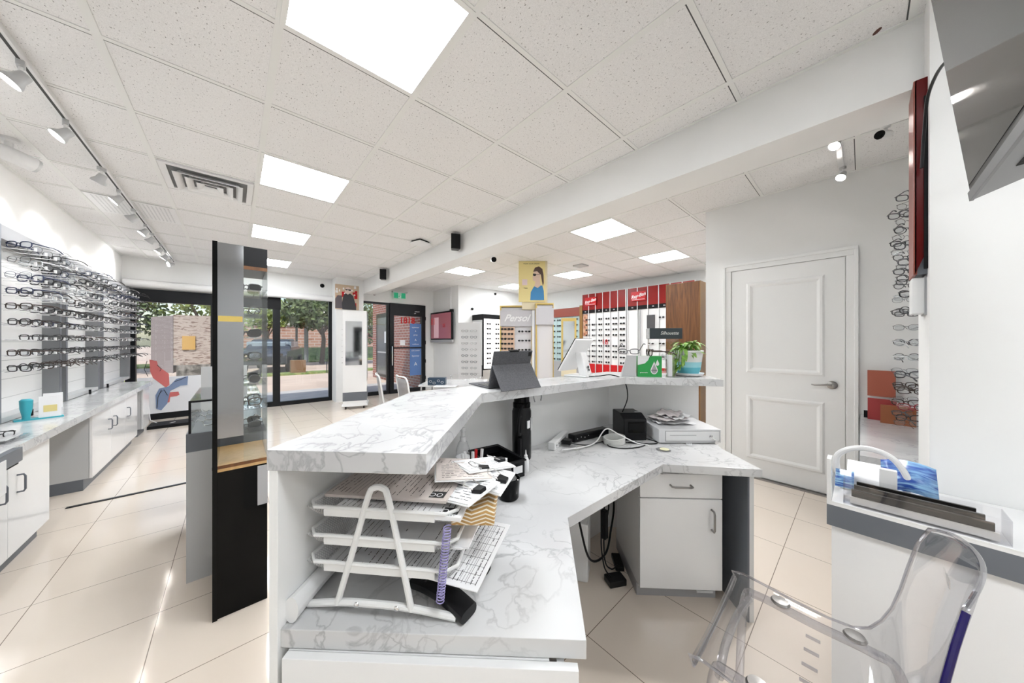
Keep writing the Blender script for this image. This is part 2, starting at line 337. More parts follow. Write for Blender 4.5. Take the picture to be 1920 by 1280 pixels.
# cartoon-like window film: plain coral and slate shapes on white film
fl = thing('window_film', 'white window film with coral and slate blue blobs, low on left window', 'window film', (0,7.93,0))
bx((-1.2,0,.11),(-.34,.002,.72)).build('film_backing', mat('white_film', (.78,.79,.82), .6), fl)
def plate(poly, y0, y1):
    b = MB(); n = len(poly); ar = sum(poly[i][0]*poly[(i+1)%n][1]-poly[(i+1)%n][0]*poly[i][1] for i in range(n))
    if ar > 0: poly = poly[::-1]
    b.add([(p[0],y0,p[1]) for p in poly]+[(p[0],y1,p[1]) for p in poly], [tuple(range(n))[::-1], tuple(range(n,2*n))]+[(i,(i+1)%n,(i+1)%n+n,i+n) for i in range(n)]); return b
COR = mat('coral_film', (.62,.16,.15), .6); SLB = mat('slate_blue_film', (.21,.28,.44), .6)
c = plate([(-1.065,1.022),(-.983,.993),(-.966,.904),(-.846,.77),(-.838,.577),(-.881,.535),(-.932,.598),(-1.024,.707),(-1.057,.822)], -.004, -.001).build('film_shape', COR, fl); c['label'] = 'upper coral shape'
c = plate([(-.615,.714),(-.624,.557),(-.705,.551),(-.829,.473),(-.864,.259),(-.932,.154),(-.991,.188),(-.999,.416),(-.957,.525),(-.846,.552),(-.759,.673)], -.006, -.001).build('film_shape', SLB, fl); c['label'] = 'slate blue shape'
c = plate([(-.838,.448),(-.732,.45),(-.72,.396),(-.75,.374),(-.829,.37),(-.838,.282),(-.867,.273),(-.864,.387)], -.0055, -.001).build('film_shape', COR, fl); c['label'] = 'lower coral shape'
ol = MB(); 
for pl in ([(-.95,.45),(-.90,.50),(-.86,.40)], [(-1.09,1.0),(-1.12,.86),(-1.08,.74)], [(-.98,.2),(-.97,.38),(-.93,.5)], [(-.78,.63),(-.7,.66),(-.64,.7)], [(-.98,.93),(-.93,.86),(-.95,.82)]): ol.tube([(x,-.009,z) for x,z in pl], .004, 5)
ol.build('film_outline', INK, fl)
# black rolling mat stand under the window
st = bx((-.98,7.1,0),(-.45,7.45,.045)).build('mat_tray', [BLKM], None); tag(st, 'low black tray on the floor under the film covered window', 'tray')
cb = MB(); cb.tube([(-1.06,7.8,.28),(-1.0,7.5,.08),(-.85,7.3,.012),(-.7,7.2,.06)], .006, 6); tag(cb.build('power_cable', WPLAS, smooth=True), 'thin white cable curling down to the low black floor tray', 'cable')
# ---------------------------------------------------------------- ceiling lights
EM = mat('light_diffuser', (.93,.97,1.0), .5, emit=PANEL_L)
pos = [((.146,1.085),'nearest ceiling light panel above the marble counter'), ((.146,2.93),'square ceiling light panel beside the ceiling air diffuser'), ((.146,4.775),'square ceiling light panel above the tall black display case'),
       ((.146,6.62),'farthest ceiling light panel before the shop window, partly hidden'), ((.146,-.76),'added ceiling light panel, unseen, directly above the camera behind the view'),  # the panel behind the view is unseen, added as fill light
       ((.146,-2.605),'added rearmost ceiling light panel, unseen, well behind the camera'),  # added out of view too, for more frontal light on the cabinets
       ((3.165,1.865),'ceiling light panel just beyond the dropped beam, near the white door'), ((4.98,1.865),'ceiling light panel nearest the oak cabinet'),
       ((4.98,3.71),'ceiling light panel in front of the red eyewear boards'), ((3.105,4.94),'ceiling light panel beside the beam speaker and small camera'), ((4.98,5.555),'ceiling light panel partly hidden behind the yellow poster')]
for (x, y), lb in pos:
    t = thing('ceiling_light', lb, 'ceiling light', (x, y, H-.008), 0, 'square ceiling light panels'); e = P; w = .022
    f = MB(); f.box((0,0,0),(e,w,.008)); f.box((0,e-w,0),(e,e,.008)); f.box((0,w,0),(w,e-w,.008)); f.box((e-w,w,0),(e,e-w,.008)); f.build('light_frame', GRID, t)
    bx((w,w,.002),(e-w,e-w,.006)).build('diffuser', EM, t)
# air diffuser with curved blades
v = thing('air_diffuser', 'white four way ceiling air diffuser with curved blades', 'air vent', (-.445, 3.575, H-.012))
f = MB(); a = .57; f.box((0,0,0),(a,.04,.012)); f.box((0,a-.04,0),(a,a,.012)); f.box((0,.04,0),(.04,a-.04,.012)); f.box((a-.04,.04,0),(a,a-.04,.012)); f.build('vent_frame', WPLAS, v)
bx((.04,.04,.008),(a-.04,a-.04,.011)).build('vent_throat', mat('vent_dark', (.20,.20,.20), .7), v)
for k in range(3):
    e = .07+k*.065; b = MB()
    for q in range(4):
        Mq = T(a/2,a/2,0)@R('Z',90*q)@T(-a/2,-a/2,0); rows = []
        for s_ in range(6):
            u = s_/5; rows.append([(e+u*.03+(0), e+.0+u*.045, -.028+.03*u*u), (a-e-u*.03, e+u*.045, -.028+.03*u*u)])
        b.grid(rows, Mq)
    b.build('vent_blade', WPLAS, v, solid=.003)
pv = thing('return_grille', 'small white perforated ceiling grille beyond the air diffuser', 'air vent', (-1.06, 4.80, H-.008)); bx((0,0,0),(.59,.59,.006)).build('grille_plate', WPLAS, pv)
pf = MB()
for i in range(18):
    for j in range(18): pf.box((.04+i*.029,.04+j*.029,-.001),(.05+i*.029,.05+j*.029,.0))
pf.build('perforations', LGREY, pv)
pv = thing('return_grille', 'pale square ceiling vent between the right room light panels', 'air vent', (4.40, 3.10, H-.010)); bx((0,0,0),(.59,.59,.006)).build('grille_plate', WPLAS, pv); bx((.2,.2,-.02),(.4,.4,.0)).build('grille_core', LGREY, pv)
st_ = MB(); st_.lathe([(.016,0),(.010,-.0008),(.0,-.001)], n=12); q_ = tag(st_.build('ceiling_stain', mat('stain_brown',(.10,.04,.03),.8), loc=(2.16,-.046,H-.0005), rz=.6), 'small brown stain on the ceiling tile at upper right', 'stain'); q_.scale = (1.3,.6,1)
# ---------------------------------------------------------------- track lights
tr = thing('track_rail', 'long white ceiling track rail with a dark slot, above the left counter', 'lighting track', (-.78, .6, H-.03))
bx((-.018,0,0),(.018,7.25,.03)).build('rail_body', WPLAS, tr); bx((-.006,0,-.001),(.006,7.25,.0)).build('rail_slot', mat('slot_dark',(.05,.05,.05),.6), tr)
TE = mat('spot_led', (1,.98,.95), .5, emit=14)
def spot(x, y, label, tilt=40, yaw=90, group='track spotlights over the left counter', energy=7, off=0, z=H-.03, sc=.78):
    t = thing('track_spotlight', label, 'spotlight', (x, y, z), math.radians(yaw), group); t.scale = (sc,)*3
    b = MB(); b.box((-.03,-.016,-.035),(.03,.016,0)); b.build('adapter', LGREY, t, bevel=.003)
    b = MB(); b.tube([(0,0,-.035),(0,0,-.075),(0,.012,-.10)], .010); b.build('yoke', WPLAS, t, smooth=True)
    M = T(0,.01,-.115)@R('X',tilt)
    hd = MB(); hd.lathe([(.028,.05),(.032,.035),(.036,.0),(.052,-.03),(.055,-.045),(.050,-.046),(.046,-.036)], M=M, n=24); hd.build('lamp_head', LGREY, t, smooth=True)
    le = MB(); le.lathe([(.0465,-.040),(.0001,-.040)], M=M); le.build('lamp_lens', TE, t)
    L_ = bpy.data.lights.new('spot', 'SPOT'); L_.energy = energy; L_.spot_size = math.radians(75); L_.spot_blend = .6; L_.shadow_soft_size = .04
    lo = bpy.data.objects.new('spot_lamp', L_); COL.objects.link(lo); lo.parent = t; lo.matrix_local = M@T(0,0,-.06)
    return t
ys = [2.73,3.27,3.97,4.45,5.0,5.56,5.95,6.55,7.0,7.6]
pl = ['nearest','second','third','fourth','fifth','sixth','seventh','eighth','ninth','farthest']
for i, y in enumerate(ys): spot(-.78, y, '%s white spotlight on the long left ceiling track%s' % (pl[i], ', from the camera' if i not in (0,9) else ''), tilt=[38,42,30,45,50,40,42,38,40,70][i], yaw=[100,105,60,95,80,100,70,95,90,120][i])
spot(2.99, .11, 'lit spotlight under the right ceiling, nearer the beam', 40, 60, 'spotlights above the right eyewear rack', 26, z=H-.012, sc=.6)
spot(3.6, .10, 'lit spotlight under the right ceiling, nearer the door wall', 40, 60, 'spotlights above the right eyewear rack', 26, z=H-.012, sc=.6)
bb = bx((2.9,.095,H-.012),(3.7,.125,H-.002)); tag(bb.build('track_rail', WPLAS), 'short white ceiling track carrying two lit spotlights at right', 'lighting track')
# cameras, sensors, speakers
def camera_dev(loc, rz, label, s=1.0, dark=True):
    t = thing('security_camera', label, 'security camera', loc, rz)
    b = MB(); b.lathe([(.03*s,0),(.03*s,-.012*s),(.012*s,-.018*s),(.012*s,-.05*s)]); b.build('mount', WPLAS, t, smooth=True)
    M = T(0,.02*s,-.075*s)@R('X',80)
    b = MB(); b.lathe([(.0,.055*s),(.03*s,.055*s),(.034*s,.04*s),(.034*s,-.05*s)], M=M); b.build('camera_body', WPLAS, t, smooth=True)
    b = MB(); b.lathe([(.034*s,-.05*s),(.030*s,-.062*s),(.0,-.060*s)], M=M); b.build('lens_face', BLKG if dark else LGREY, t, smooth=True)
camera_dev((-1.16,3.9,H), math.radians(-50), 'white security camera on the ceiling left of the spotlight track', 1.5, False)
camera_dev((3.05,-.10,H-.045), math.radians(60), 'white security camera with black face below ceiling, near the red frame', .75)
camera_dev((2.52,3.2,2.46), math.radians(150), 'small white camera with dark lens hanging beside the beam', 1.0)
wc = MB(); wc.tube([(3.0,-.11,H-.01),(2.9,.3,H-.02),(2.6,.7,H-.015)], .003, 5); tag(wc.build('cable', INK), 'thin cable running along the ceiling to the right camera', 'cable')
for x, z, lb in ((4.547,2.159,'small black round camera on the far wall above the wall television'), (5.298,2.618,'small black round camera high on the far wall near the ceiling')):
    t = thing('wall_camera', lb, 'security camera', (x,6.65,z)); MB().lathe([(.035,0),(.03,.03),(.0,.036)], M=R('X',90)).build('housing', BLKG, t, smooth=True); MB().lathe([(.045,0),(.045,.006)], M=R('X',90)).build('mount', WPLAS, t)
t = thing('ceiling_sensor', 'small black round sensor on the wall above the entrance door', 'sensor', (2.56,7.95,2.5)); MB().lathe([(.045,0),(.035,.03),(.0,.036)], M=R('X',90)).build('housing', BLKG, t, smooth=True)
t = thing('ceiling_sensor', 'small black sensor on the front wall left of the column', 'sensor', (1.45,7.95,2.56)); MB().lathe([(.045,0),(.035,.03),(.0,.036)], M=R('X',90)).build('housing', BLKG, t, smooth=True)
t = thing('wireless_router', 'white square access point with black base on ceiling beside beam', 'wireless router', (1.93,4.08,H-.045), .3)
bx((-.1,-.1,0),(.1,.1,.022)).build('cover', WPLAS, t, bevel=.008); bx((-.085,-.085,.022),(.085,.085,.040)).build('base', BLKM, t)
t = thing('smoke_detector', 'small white wall sensor high above the red framed board', 'sensor', (2.33,-.178,2.62)); MB().lathe([(.04,0),(.035,.02),(.0,.025)], M=R('X',-90)).build('housing', WPLAS, t, smooth=True)
MB().tube([(0,.012,-.04),(0,.012,-.2)], .004, 6).build('conduit', WPLAS, t)
for (x, y, z), lb in (((2.11,3.46,2.5),'black speaker hanging on the beam, nearer of the two'), ((2.11,6.05,2.5),'black speaker hanging on the beam, farther of the two')):
    t = thing('speaker', lb, 'speaker', (x,y,z), math.radians(-25), 'black speakers on the beam')
    b = MB(); b.prism([(-.06,-.05),(.06,-.05),(.045,.06),(-.045,.06)], 0, .19); b.build('speaker_box', BLACK, t, bevel=.006)
    b = MB(); b.box((-.05,-.056,.01),(.05,-.05,.18)); b.build('grille', BLKM, t)
    b = MB(); b.tube([(0,.05,.15),(0,.08,.19),(0,.08,.22)], .008, 6); b.tube([(.02,.05,.1),(.02,.085,.2),(.02,.085,.22)], .003, 5); b.build('bracket', STEEL, t)
# exit sign
t = thing('exit_sign', 'green and white running man exit sign above the entrance door', 'exit sign', (3.0,7.86,2.42), -.1)
bx((0,0,0),(.30,.02,.15)).build('sign_plate', mat('exit_green', (.0,.22,.10), .4, emit=.25), t)
bx((-.03,-.02,.15),(.34,.10,.185)).build('bracket', LGREY, t)
for x0,x1 in ((.115,.185),): bx((x0,-.003,.005),(x1,-.001,.145)).build('door_symbol', PAPER, t)
g_ = MB(); g_.lathe([(.016,0),(.016,.002)], c=(0,0,0), M=T(.155,-.004,.115)@R('X',90)); g_.tube([(.15,-.005,.095),(.143,-.005,.06),(.155,-.005,.04),(.15,-.005,.015)], .007, 6); g_.tube([(.147,-.005,.085),(.165,-.005,.07),(.175,-.005,.078)], .005, 6); g_.tube([(.145,-.005,.06),(.13,-.005,.045),(.12,-.005,.05)], .006, 6)
g_.build('running_figure', mat('exit_green',(0,0,0)), t)
fm = MB()
for a_, b_ in (((.0,-.003,.0),(.3,-.001,.005)),((0,-.003,.145),(.3,-.001,.15)),((0,-.003,0),(.006,-.001,.15)),((.294,-.003,0),(.3,-.001,.15))): fm.box(a_, b_)
fm.build('sign_border', PAPER, t)
# ---------------------------------------------------------------- reception counter
LZ = 1.105; DZ = .735
A0=(.048,.800); B0=(.280,.566); C0=(.780,1.070); D0=(1.787,.965); E0=(2.11,.531); E1=(2.34,.735); D1=(2.02,1.235); C1=(.568,1.296)
sh = MB(); sh.prism([A0,B0,C0,D0,E0,E1,D1,C1], LZ-.042, LZ)
tag(sh.build('counter_ledge', MARBLE, bevel=.0012), 'raised marble ledge of the reception counter, bending around the desk', 'counter ledge')
pa = MB(); o_ = [(.052,.800),(.566,1.283),(2.012,1.222),(2.322,.735)]; i_ = [(2.307,.722),(2.004,1.204),(.573,1.264),(.065,.787)]
pa.prism(o_+i_, 0, LZ-.042)
tag(pa.build('counter_front_panel', mat('satin_white_laminate',(.86,.86,.85),.4), bevel=.001), 'tall white panel wall carrying the marble ledge around the desk', 'counter panel')
dk = MB(); desk = [(.070,.792),(.518,.361),(.833,.654),(1.536,.635),(1.814,.304),(1.995,.505),(2.30,.735),(2.0,1.20),(.575,1.262)]
dk.prism(desk, DZ-.038, DZ)
tag(dk.build('desk_worktop', MARBLE, bevel=.0012), 'lower white marble worktop behind the raised ledge', 'worktop')
# base cabinet at the near end of the desk
rd = math.radians(-44)
def along(o, d, s): return (o[0]+d[0]*s, o[1]+d[1]*s)
cb = thing('base_cabinet', 'white base cabinet under the nearest end of the worktop', 'cabinet', (.082,.778,0), rd)
bx((0,0,.08),(.53,.34,DZ-.04)).build('cabinet_body', GLOSSW, cb); bx((.0,.03,0),(.5,.34,.08)).build('plinth', GREY, cb)
bx((.0,-.018,.09),(.585,-.001,DZ-.040)).build('cabinet_front', GLOSSW, cb, bevel=.001)
bx((.545,.0,.0),(.56,.3,DZ-.045)).build('end_panel', WHITE, cb)
# drawer cabinet
dc = thing('drawer_cabinet', 'white cabinet with one drawer and one door under the right worktop', 'cabinet', (1.535,.748,0), math.radians(-44.5))
bx((0,.02,.07),(.41,.42,DZ-.04)).build('cabinet_body', GLOSSW, dc); bx((.0,.05,0),(.40,.42,.07)).build('plinth', MGREY, dc)
dr = bx((.0,0,.535),(.405,.018,.655)).build('drawer', GLOSSW, dc, bevel=.002); do = bx((.0,0,.075),(.405,.018,.530)).build('door', GLOSSW, dc, bevel=.002)
def pull(p0, p1, out, parent, m=STEEL, r=.005, nm='handle'):
    p0, p1, n = Vector(p0), Vector(p1), Vector(out); d_ = (p1-p0).normalized()*.012
    b = MB(); b.tube([p0, p0+n*.8, p0+n+d_, p1+n-d_, p1+n*.8, p1], r, 8); return b.build(nm, m, parent, smooth=True)
pull((.15,0,.60),(.25,0,.60),(0,-.028,0), dr); pull((.352,0,.38),(.352,0,.48),(0,-.028,0), do)
bx((.28,.0,.062),(.36,.02,.072)).build('hinge_bracket', LGREY, dc)
# right support panel of the desk
sp_ = MB(); sp_.prism([(1.812,.352),(1.828,.338),(2.15,.662),(2.135,.678)], 0, DZ-.038); sp_.mi = 1; sp_.prism([(1.806,.358),(1.812,.352),(2.135,.678),(2.129,.684)], 0, DZ-.039)
tag(sp_.build('desk_end_panel', [WHITE, GREY]), 'upright white end panel with grey inner face carrying the right worktop end', 'panel')
# ---- cables and boxes under the desk
ub = MB(); ub.prism([(-.07,-.07),(.07,-.07),(.08,.07),(-.08,.07)], 0, .32); tag(ub.build('waste_bin', WPLAS, loc=(1.47,1.09,0), rz=.5, bevel=.01), 'white bin standing under the worktop corner', 'bin')
def spline(pts, n=8, closed=False):
    P_ = [Vector(p) for p in pts]; Q_ = []; m = len(P_)
    for i in range(m if closed else m-1):
        g = (lambda j: P_[j % m]) if closed else (lambda j: P_[min(max(j,0),m-1)])
        a,b1,c1,d1_ = g(i-1),g(i),g(i+1),g(i+2)
        for k in range(n):
            t = k/n; Q_.append(.5*((2*b1)+(c1-a)*t+(2*a-5*b1+4*c1-d1_)*t*t+(3*b1-a-3*c1+d1_)*t**3))
    if not closed: Q_.append(P_[-1])
    return Q_
for pts, r, lb in (([(1.30,1.02,.62),(1.33,.98,.42),(1.42,.97,.16),(1.56,.96,.13),(1.64,.97,.25),(1.70,.99,.34),(1.665,.985,.52)], .006, 'thick black cable looping down under the worktop corner'),
                   ([(1.575,.985,.60),(1.58,.98,.44),(1.58,.98,.10),(1.60,.95,.03),(1.66,.94,.03)], .004, 'thin black cable falling to the long adapter on the floor'),
                   ([(1.62,1.0,.62),(1.64,.99,.46),(1.62,.98,.33),(1.55,.97,.28),(1.50,.95,.22),(1.50,.93,.10),(1.54,.915,.035)], .004, 'black cable hanging down to the square adapter on the floor'),
                   ([(1.54,1.0,.58),(1.55,.99,.46),(1.57,.985,.50),(1.565,.99,.58)], .004, 'short black cable tied up under the worktop')):
    b = MB(); b.tube(spline(pts), r, 6); tag(b.build('power_cable', BLACK, smooth=True), lb, 'cable', 'black cables under the worktop')
tag(bx((-.05,-.035,0),(.05,.035,.035)).build('power_adapter', BLACK, loc=(1.56,.90,.0), rz=-.5, bevel=.005), 'square black power adapter on the floor by the drawer cabinet', 'power adapter')
tag(bx((-.06,-.025,0),(.06,.025,.03)).build('power_adapter', BLACK, loc=(1.70,.965,.0), rz=.75, bevel=.005), 'longer black power adapter on the floor against the drawer cabinet', 'power adapter')
tag(bx((-.016,-.016,0),(.016,.016,.16)).build('power_adapter', BLACK, loc=(1.58,.98,.20), bevel=.003), 'black inline power block hanging from its cable under the desk', 'power adapter')
tag(bx((-.03,-.03,0),(.03,.03,.16)).build('power_adapter', BLACK, loc=(1.665,.98,.40), bevel=.005), 'large black plug block fixed under the worktop near the drawers', 'power adapter')
# ---------------------------------------------------------------- paper tray stand
ty = thing('paper_tray_stand', 'three tier white mesh paper tray on an A shaped wire stand', 'paper tray', (.234,.694,DZ), math.radians(-47.8))
WM = mat('white_powder_coat', (.78,.78,.77), .35)
base = MB(); base.tube(spline([(-.165,0,.008),(-.08,-.004,.022),(0,-.006,.026),(.08,-.004,.022),(.17,0,.008)]), .0075, 10); base.build('foot_bar', WM, ty, smooth=True)
base = MB(); base.tube(spline([(-.165,.25,.008),(-.08,.25,.022),(0,.25,.026),(.08,.25,.022),(.165,.25,.008)]), .0065, 10); base.build('foot_bar', WM, ty, smooth=True)
for y, n_ in ((-.006,'a_frame'), (.25,'a_frame')):
    a = MB(); a.tube(spline([(-.093,y,.02),(-.05,y,.16),(-.024,y+.004,.255),(-.012,y+.006,.272),(.008,y+.006,.272),(.020,y+.004,.255),(.045,y,.16),(.075,y,.02)],6), .0068, 10); a.build(n_, WM, ty, smooth=True)
sc = MB()
for x in (-.045,.045): sc.lathe([(.006,0),(.005,.002),(0,.003)], M=T(x,-.0125,.026)@R('X',90), n=12)
sc.build('screw', CHROME, ty, smooth=True)
MESH = noisemat('white_wire_mesh', (.55,.55,.55), (.55,.55,.55), 5, .5)
def meshmat():
    N, L, b = nodes(MESH); tc = N.new('ShaderNodeTexCoord'); w = []
    for rot in (45, -45):
        mp = N.new('ShaderNodeMapping'); mp.inputs['Rotation'].default_value = (0,0,math.radians(rot)); L.new(tc.outputs['Object'], mp.inputs[0])
        wv = N.new('ShaderNodeTexWave'); wv.inputs['Scale'].default_value = 75; L.new(mp.outputs[0], wv.inputs[0]); w.append(wv)
    mx = N.new('ShaderNodeMath'); mx.operation = 'MAXIMUM'; L.new(w[0].outputs['Fac'], mx.inputs[0]); L.new(w[1].outputs['Fac'], mx.inputs[1])
    lt = N.new('ShaderNodeMath'); lt.operation = 'GREATER_THAN'; lt.inputs[1].default_value = .80; L.new(mx.outputs[0], lt.inputs[0]); L.new(lt.outputs[0], b.inputs['Alpha'])
meshmat()
def tray(z, k):
    y0, y1, x0, x1 = -.004, .245, -.168, .168
    b = MB(); i = .018; hgt = .026
    b.add([(x0+i,y0+i,z),(x1-i,y0+i,z),(x1-i,y1-i,z),(x0+i,y1-i,z),(x0,y0,z+hgt),(x1,y0,z+hgt),(x1,y1,z+hgt),(x0,y1,z+hgt)], [(0,1,2,3),(0,4,5,1),(1,5,6,2),(2,6,7,3),(3,7,4,0)])
    m = b.build('tray_mesh', MESH, ty)
    r = MB(); c = .02; r.tube([(x0+c,y0,z+hgt),(x1-c,y0,z+hgt),(x1,y0+c,z+hgt),(x1,y1-c,z+hgt),(x1-c,y1,z+hgt),(x0+c,y1,z+hgt),(x0,y1-c,z+hgt),(x0,y0+c,z+hgt)], .0042, 8, closed=True)
    r.box((-.125,-.006,z+.008),(.125,-.002,z+hgt+.004)); r.build('tray_rim', WM, ty, smooth=True)
for k, z in enumerate((.080,.138,.200)): tray(z, k)
def lines(w, h, n, rng, z=.0006, m=None, gridc=0):
    """printed form: rows of words and rules on a sheet lying in xy"""
    b = MB()
    for i in range(n):
        y = h/2-h*(i+1)/(n+1); x = -w/2+.012
        if rng.random() < .3: b.box((-w/2+.01,y-.0004,z),(w/2-.01,y+.0004,z+.0001)); continue
        while x < w/2-.02:
            l = rng.uniform(.004,.022)
            if rng.random() < .72: b.box((x,y-.0008,z),(min(x+l,w/2-.01),y+.0008,z+.0001))
            x += l+.003
    for g in range(gridc):
        x = -w/2+.015+(w-.03)*g/(gridc-1); b.box((x-.0004,-h/2+.01,z),(x+.0004,-h/2+.01+h*.35,z+.0001))
    for i in range(7*(gridc > 0)):
        y = -h/2+.01+h*.35*i/6; b.box((-w/2+.015,y-.0003,z),(w/2-.015,y+.0003,z+.0001))
    return b
rg = random.Random(3)
def sheet(name, label, loc, rz, w=.215, h=.28, m=PAPER, tilt=(0,0), n=24, gridc=0, t=.0015, cat='paper', logo=False, group=None, parent=None, curl=0):
    b = MB(); nn = 8; rows = []
    b.box((-w/2,-h/2,-t),(w/2,h/2,0.0004))
    o = b.build(name, m, parent); o.location = loc; o.rotation_euler = (math.radians(tilt[0]), math.radians(tilt[1]), math.radians(rz))
    if not parent: tag(o, label, cat, group)
    lines(w, h, n, rg, gridc=gridc).build('print', INK, o)
    if logo:
        lg = MB(); lg.box((-w/2+.01,-h/2+.01,.0007),(-w/2+.035,-h/2+.045,.0009)); lg.build('stamp', INK, o)
        text('OC', .02, PAPER, o, T(-w/2+.022,-h/2+.03,.001)@R('Z',90), ext=.0001)
    return o
def onstand(x, y, z):
    a = math.radians(-47.8); return (.234+x*math.cos(a)-y*math.sin(a), .694+x*math.sin(a)+y*math.cos(a), DZ+z)
RZ = -47.8
sheet('printed_form', 'printed form in the bottom tray of the white stand', onstand(.0,.12,.085), RZ+90, n=16)
sheet('printed_form', 'printed chart sheet with grid sticking out of the bottom tray', onstand(.135,.10,.095), RZ+78, n=20, gridc=9, tilt=(0,-5), w=.21, h=.22)
sheet('printed_form', 'printed sheet in the middle tray of the white stand', onstand(.04,.12,.144), RZ+90, n=22)
sheet('printed_form', 'thin paper stack in the middle tray leaning out to the right', onstand(.10,.13,.150), RZ+86, n=4, t=.004, tilt=(0,-2), h=.2)
sheet('printed_form', 'white printed page lowest in the top tray pile', onstand(.04,.105,.222), RZ+88, n=22, logo=True, t=.008, h=.29)
sheet('printed_form', 'greyish printed page on top of the top tray pile', onstand(.0,.135,.243), RZ+86, n=26, m=PAPERB, logo=True, tilt=(-2,-3), t=.006, h=.30)
sheet('printed_form', 'curled white page standing behind the top tray clipboards', onstand(.17,.17,.232), RZ+75, n=10, tilt=(3,-4), w=.16, h=.1)
# patterned box under the clipboards
pb = thing('patterned_box', 'small tan box with white zigzag pattern under the clipboards', 'box', onstand(.19,.10,.205), math.radians(RZ+5))
zz = chevron('tan_zigzag', (.46,.27,.09), (.80,.74,.62))
bx((-.045,-.075,-.018),(.05,.075,.012)).build('box_body', zz, pb, bevel=.004)
def clipb(loc, rz, tilt, label, m=PAPER):
    t = thing('clipboard', label, 'clipboard', loc, math.radians(rz), 'clipboards on the top tray'); t.rotation_euler = (math.radians(tilt[0]), math.radians(tilt[1]), math.radians(rz))
    bx((-.07,-.055,-.003),(.07,.055,0)).build('board', WPLAS, t, bevel=.001); p = bx((-.066,-.052,.0003),(.066,.052,.0022)).build('paper_sheet', m, t)
    lines(.13,.10,9,rg,.0024).build('print', INK, p)
    c = MB(); c.prism([(.040,-.014),(.066,-.010),(.066,.010),(.040,.014)], .002, .011); c.build('clip', BLACK, t, bevel=.002)
    c = MB(); c.tube([(.045,-.012,.01),(.02,-.016,.018),(.012,0,.02),(.02,.016,.018),(.045,.012,.01)], .0013, 6); c.build('clip_wire', CHROME, t, smooth=True)
clipb(onstand(.165,.075,.243), RZ-30, (6,-8), 'nearest clipboard with black binder clip on the paper pile')
clipb(onstand(.15,.13,.262), RZ+20, (0,4), 'middle clipboard lying askew on the paper pile', PAPERB)
clipb(onstand(.20,.13,.252), RZ-12, (4,8), 'outermost clipboard hanging over the desk by the black cup')
clipb(onstand(.19,.19,.258), RZ+40, (-4,6), 'rearmost clipboard beside the markers')
# lilac coil cord
q = [];
for i in range(220):
    t = i/219; c0 = Vector(onstand(.155,-.012,.205)).lerp(Vector(onstand(.142,-.02,.055)), t); a = i*.75
    q.append(c0+Vector((math.cos(a)*.008, math.sin(a)*.008, 0)))
cc = MB(); cc.tube(q, .0011, 5); tag(cc.build('coiled_cord', PURP, smooth=True), 'lilac coiled cord hanging down the right side of the paper tray', 'cord')
# cordless phone handset against the panel, dark remote-shaped phone, black mouse-like webcam
t = thing('phone_handset', 'white phone handset leaning at the left panel beside the tray stand', 'phone', (.088,.792,DZ), math.radians(-46))
b = MB(); rows = []
for i in range(13):
    s_ = i/12; y = .22*(s_)-.0; zc = .028+.004*math.sin(s_*PI)-.0; hh = .027-.006*math.sin(s_*PI); ww = .016
    rows.append([(ww*math.cos(a_)*1.0, zc and (y), zc+hh*math.sin(a_)) for a_ in [2*PI*k/14 for k in range(15)]])
b.grid(rows); b.add([p for p in rows[0][:-1]]+[p for p in rows[-1][:-1]], [tuple(range(14)), tuple(range(14,28))[::-1]])
b.build('handset_body', WPLAS, t, smooth=True)
bx((-.0185,-.002,.004),(-.0165,.03,.048)).build('handset_back', REDB, t)
kk = MB()
for i in range(4):
    for j in range(2): kk.lathe([(.004,0),(.003,.002)], c=(-.004+j*.011,.12+i*.018,.0515), n=8)
kk.build('keypad', MGREY, t)
t = thing('phone_handset', 'black curved telephone handset lying on the marble right of the tray', 'phone', (.350,.635,DZ+.014), math.radians(-76))
b = MB(); rows = []
for i in range(13):
    s_ = i/12; x = -.085+.17*s_; w_ = .024; z_ = .012*math.sin(s_*PI)
    rows.append([(x, w_*math.copysign(abs(math.cos(a_))**.6,math.cos(a_)), z_+.012*math.copysign(abs(math.sin(a_))**.6,math.sin(a_))) for a_ in [2*PI*k/14 for k in range(15)]])
b.grid(rows); b.add([p for p in rows[0][:-1]]+[p for p in rows[-1][:-1]], [tuple(range(14)), tuple(range(14,28))[::-1]]); b.build('handset_body', BLACK, t, smooth=True)
kk = MB()
for i in range(4):
    for j in range(3): kk.box((-.055+i*.012,-.012+j*.01,.013+.004*min(i,2)),(-.049+i*.012,-.007+j*.01,.021))
kk.build('keypad', mat('key_grey',(.06,.06,.07),.4), t)
t = thing('rubber_sucker', 'black round rubber sucker foot lying on the marble by the paper sheets', 'rubber foot', (.470,.655,DZ), .4)
MB().lathe([(.026,.0),(.030,.008),(.027,.02),(.016,.028),(.013,.05),(.0,.052)]).build('rubber_body', BLKM, t, smooth=True)
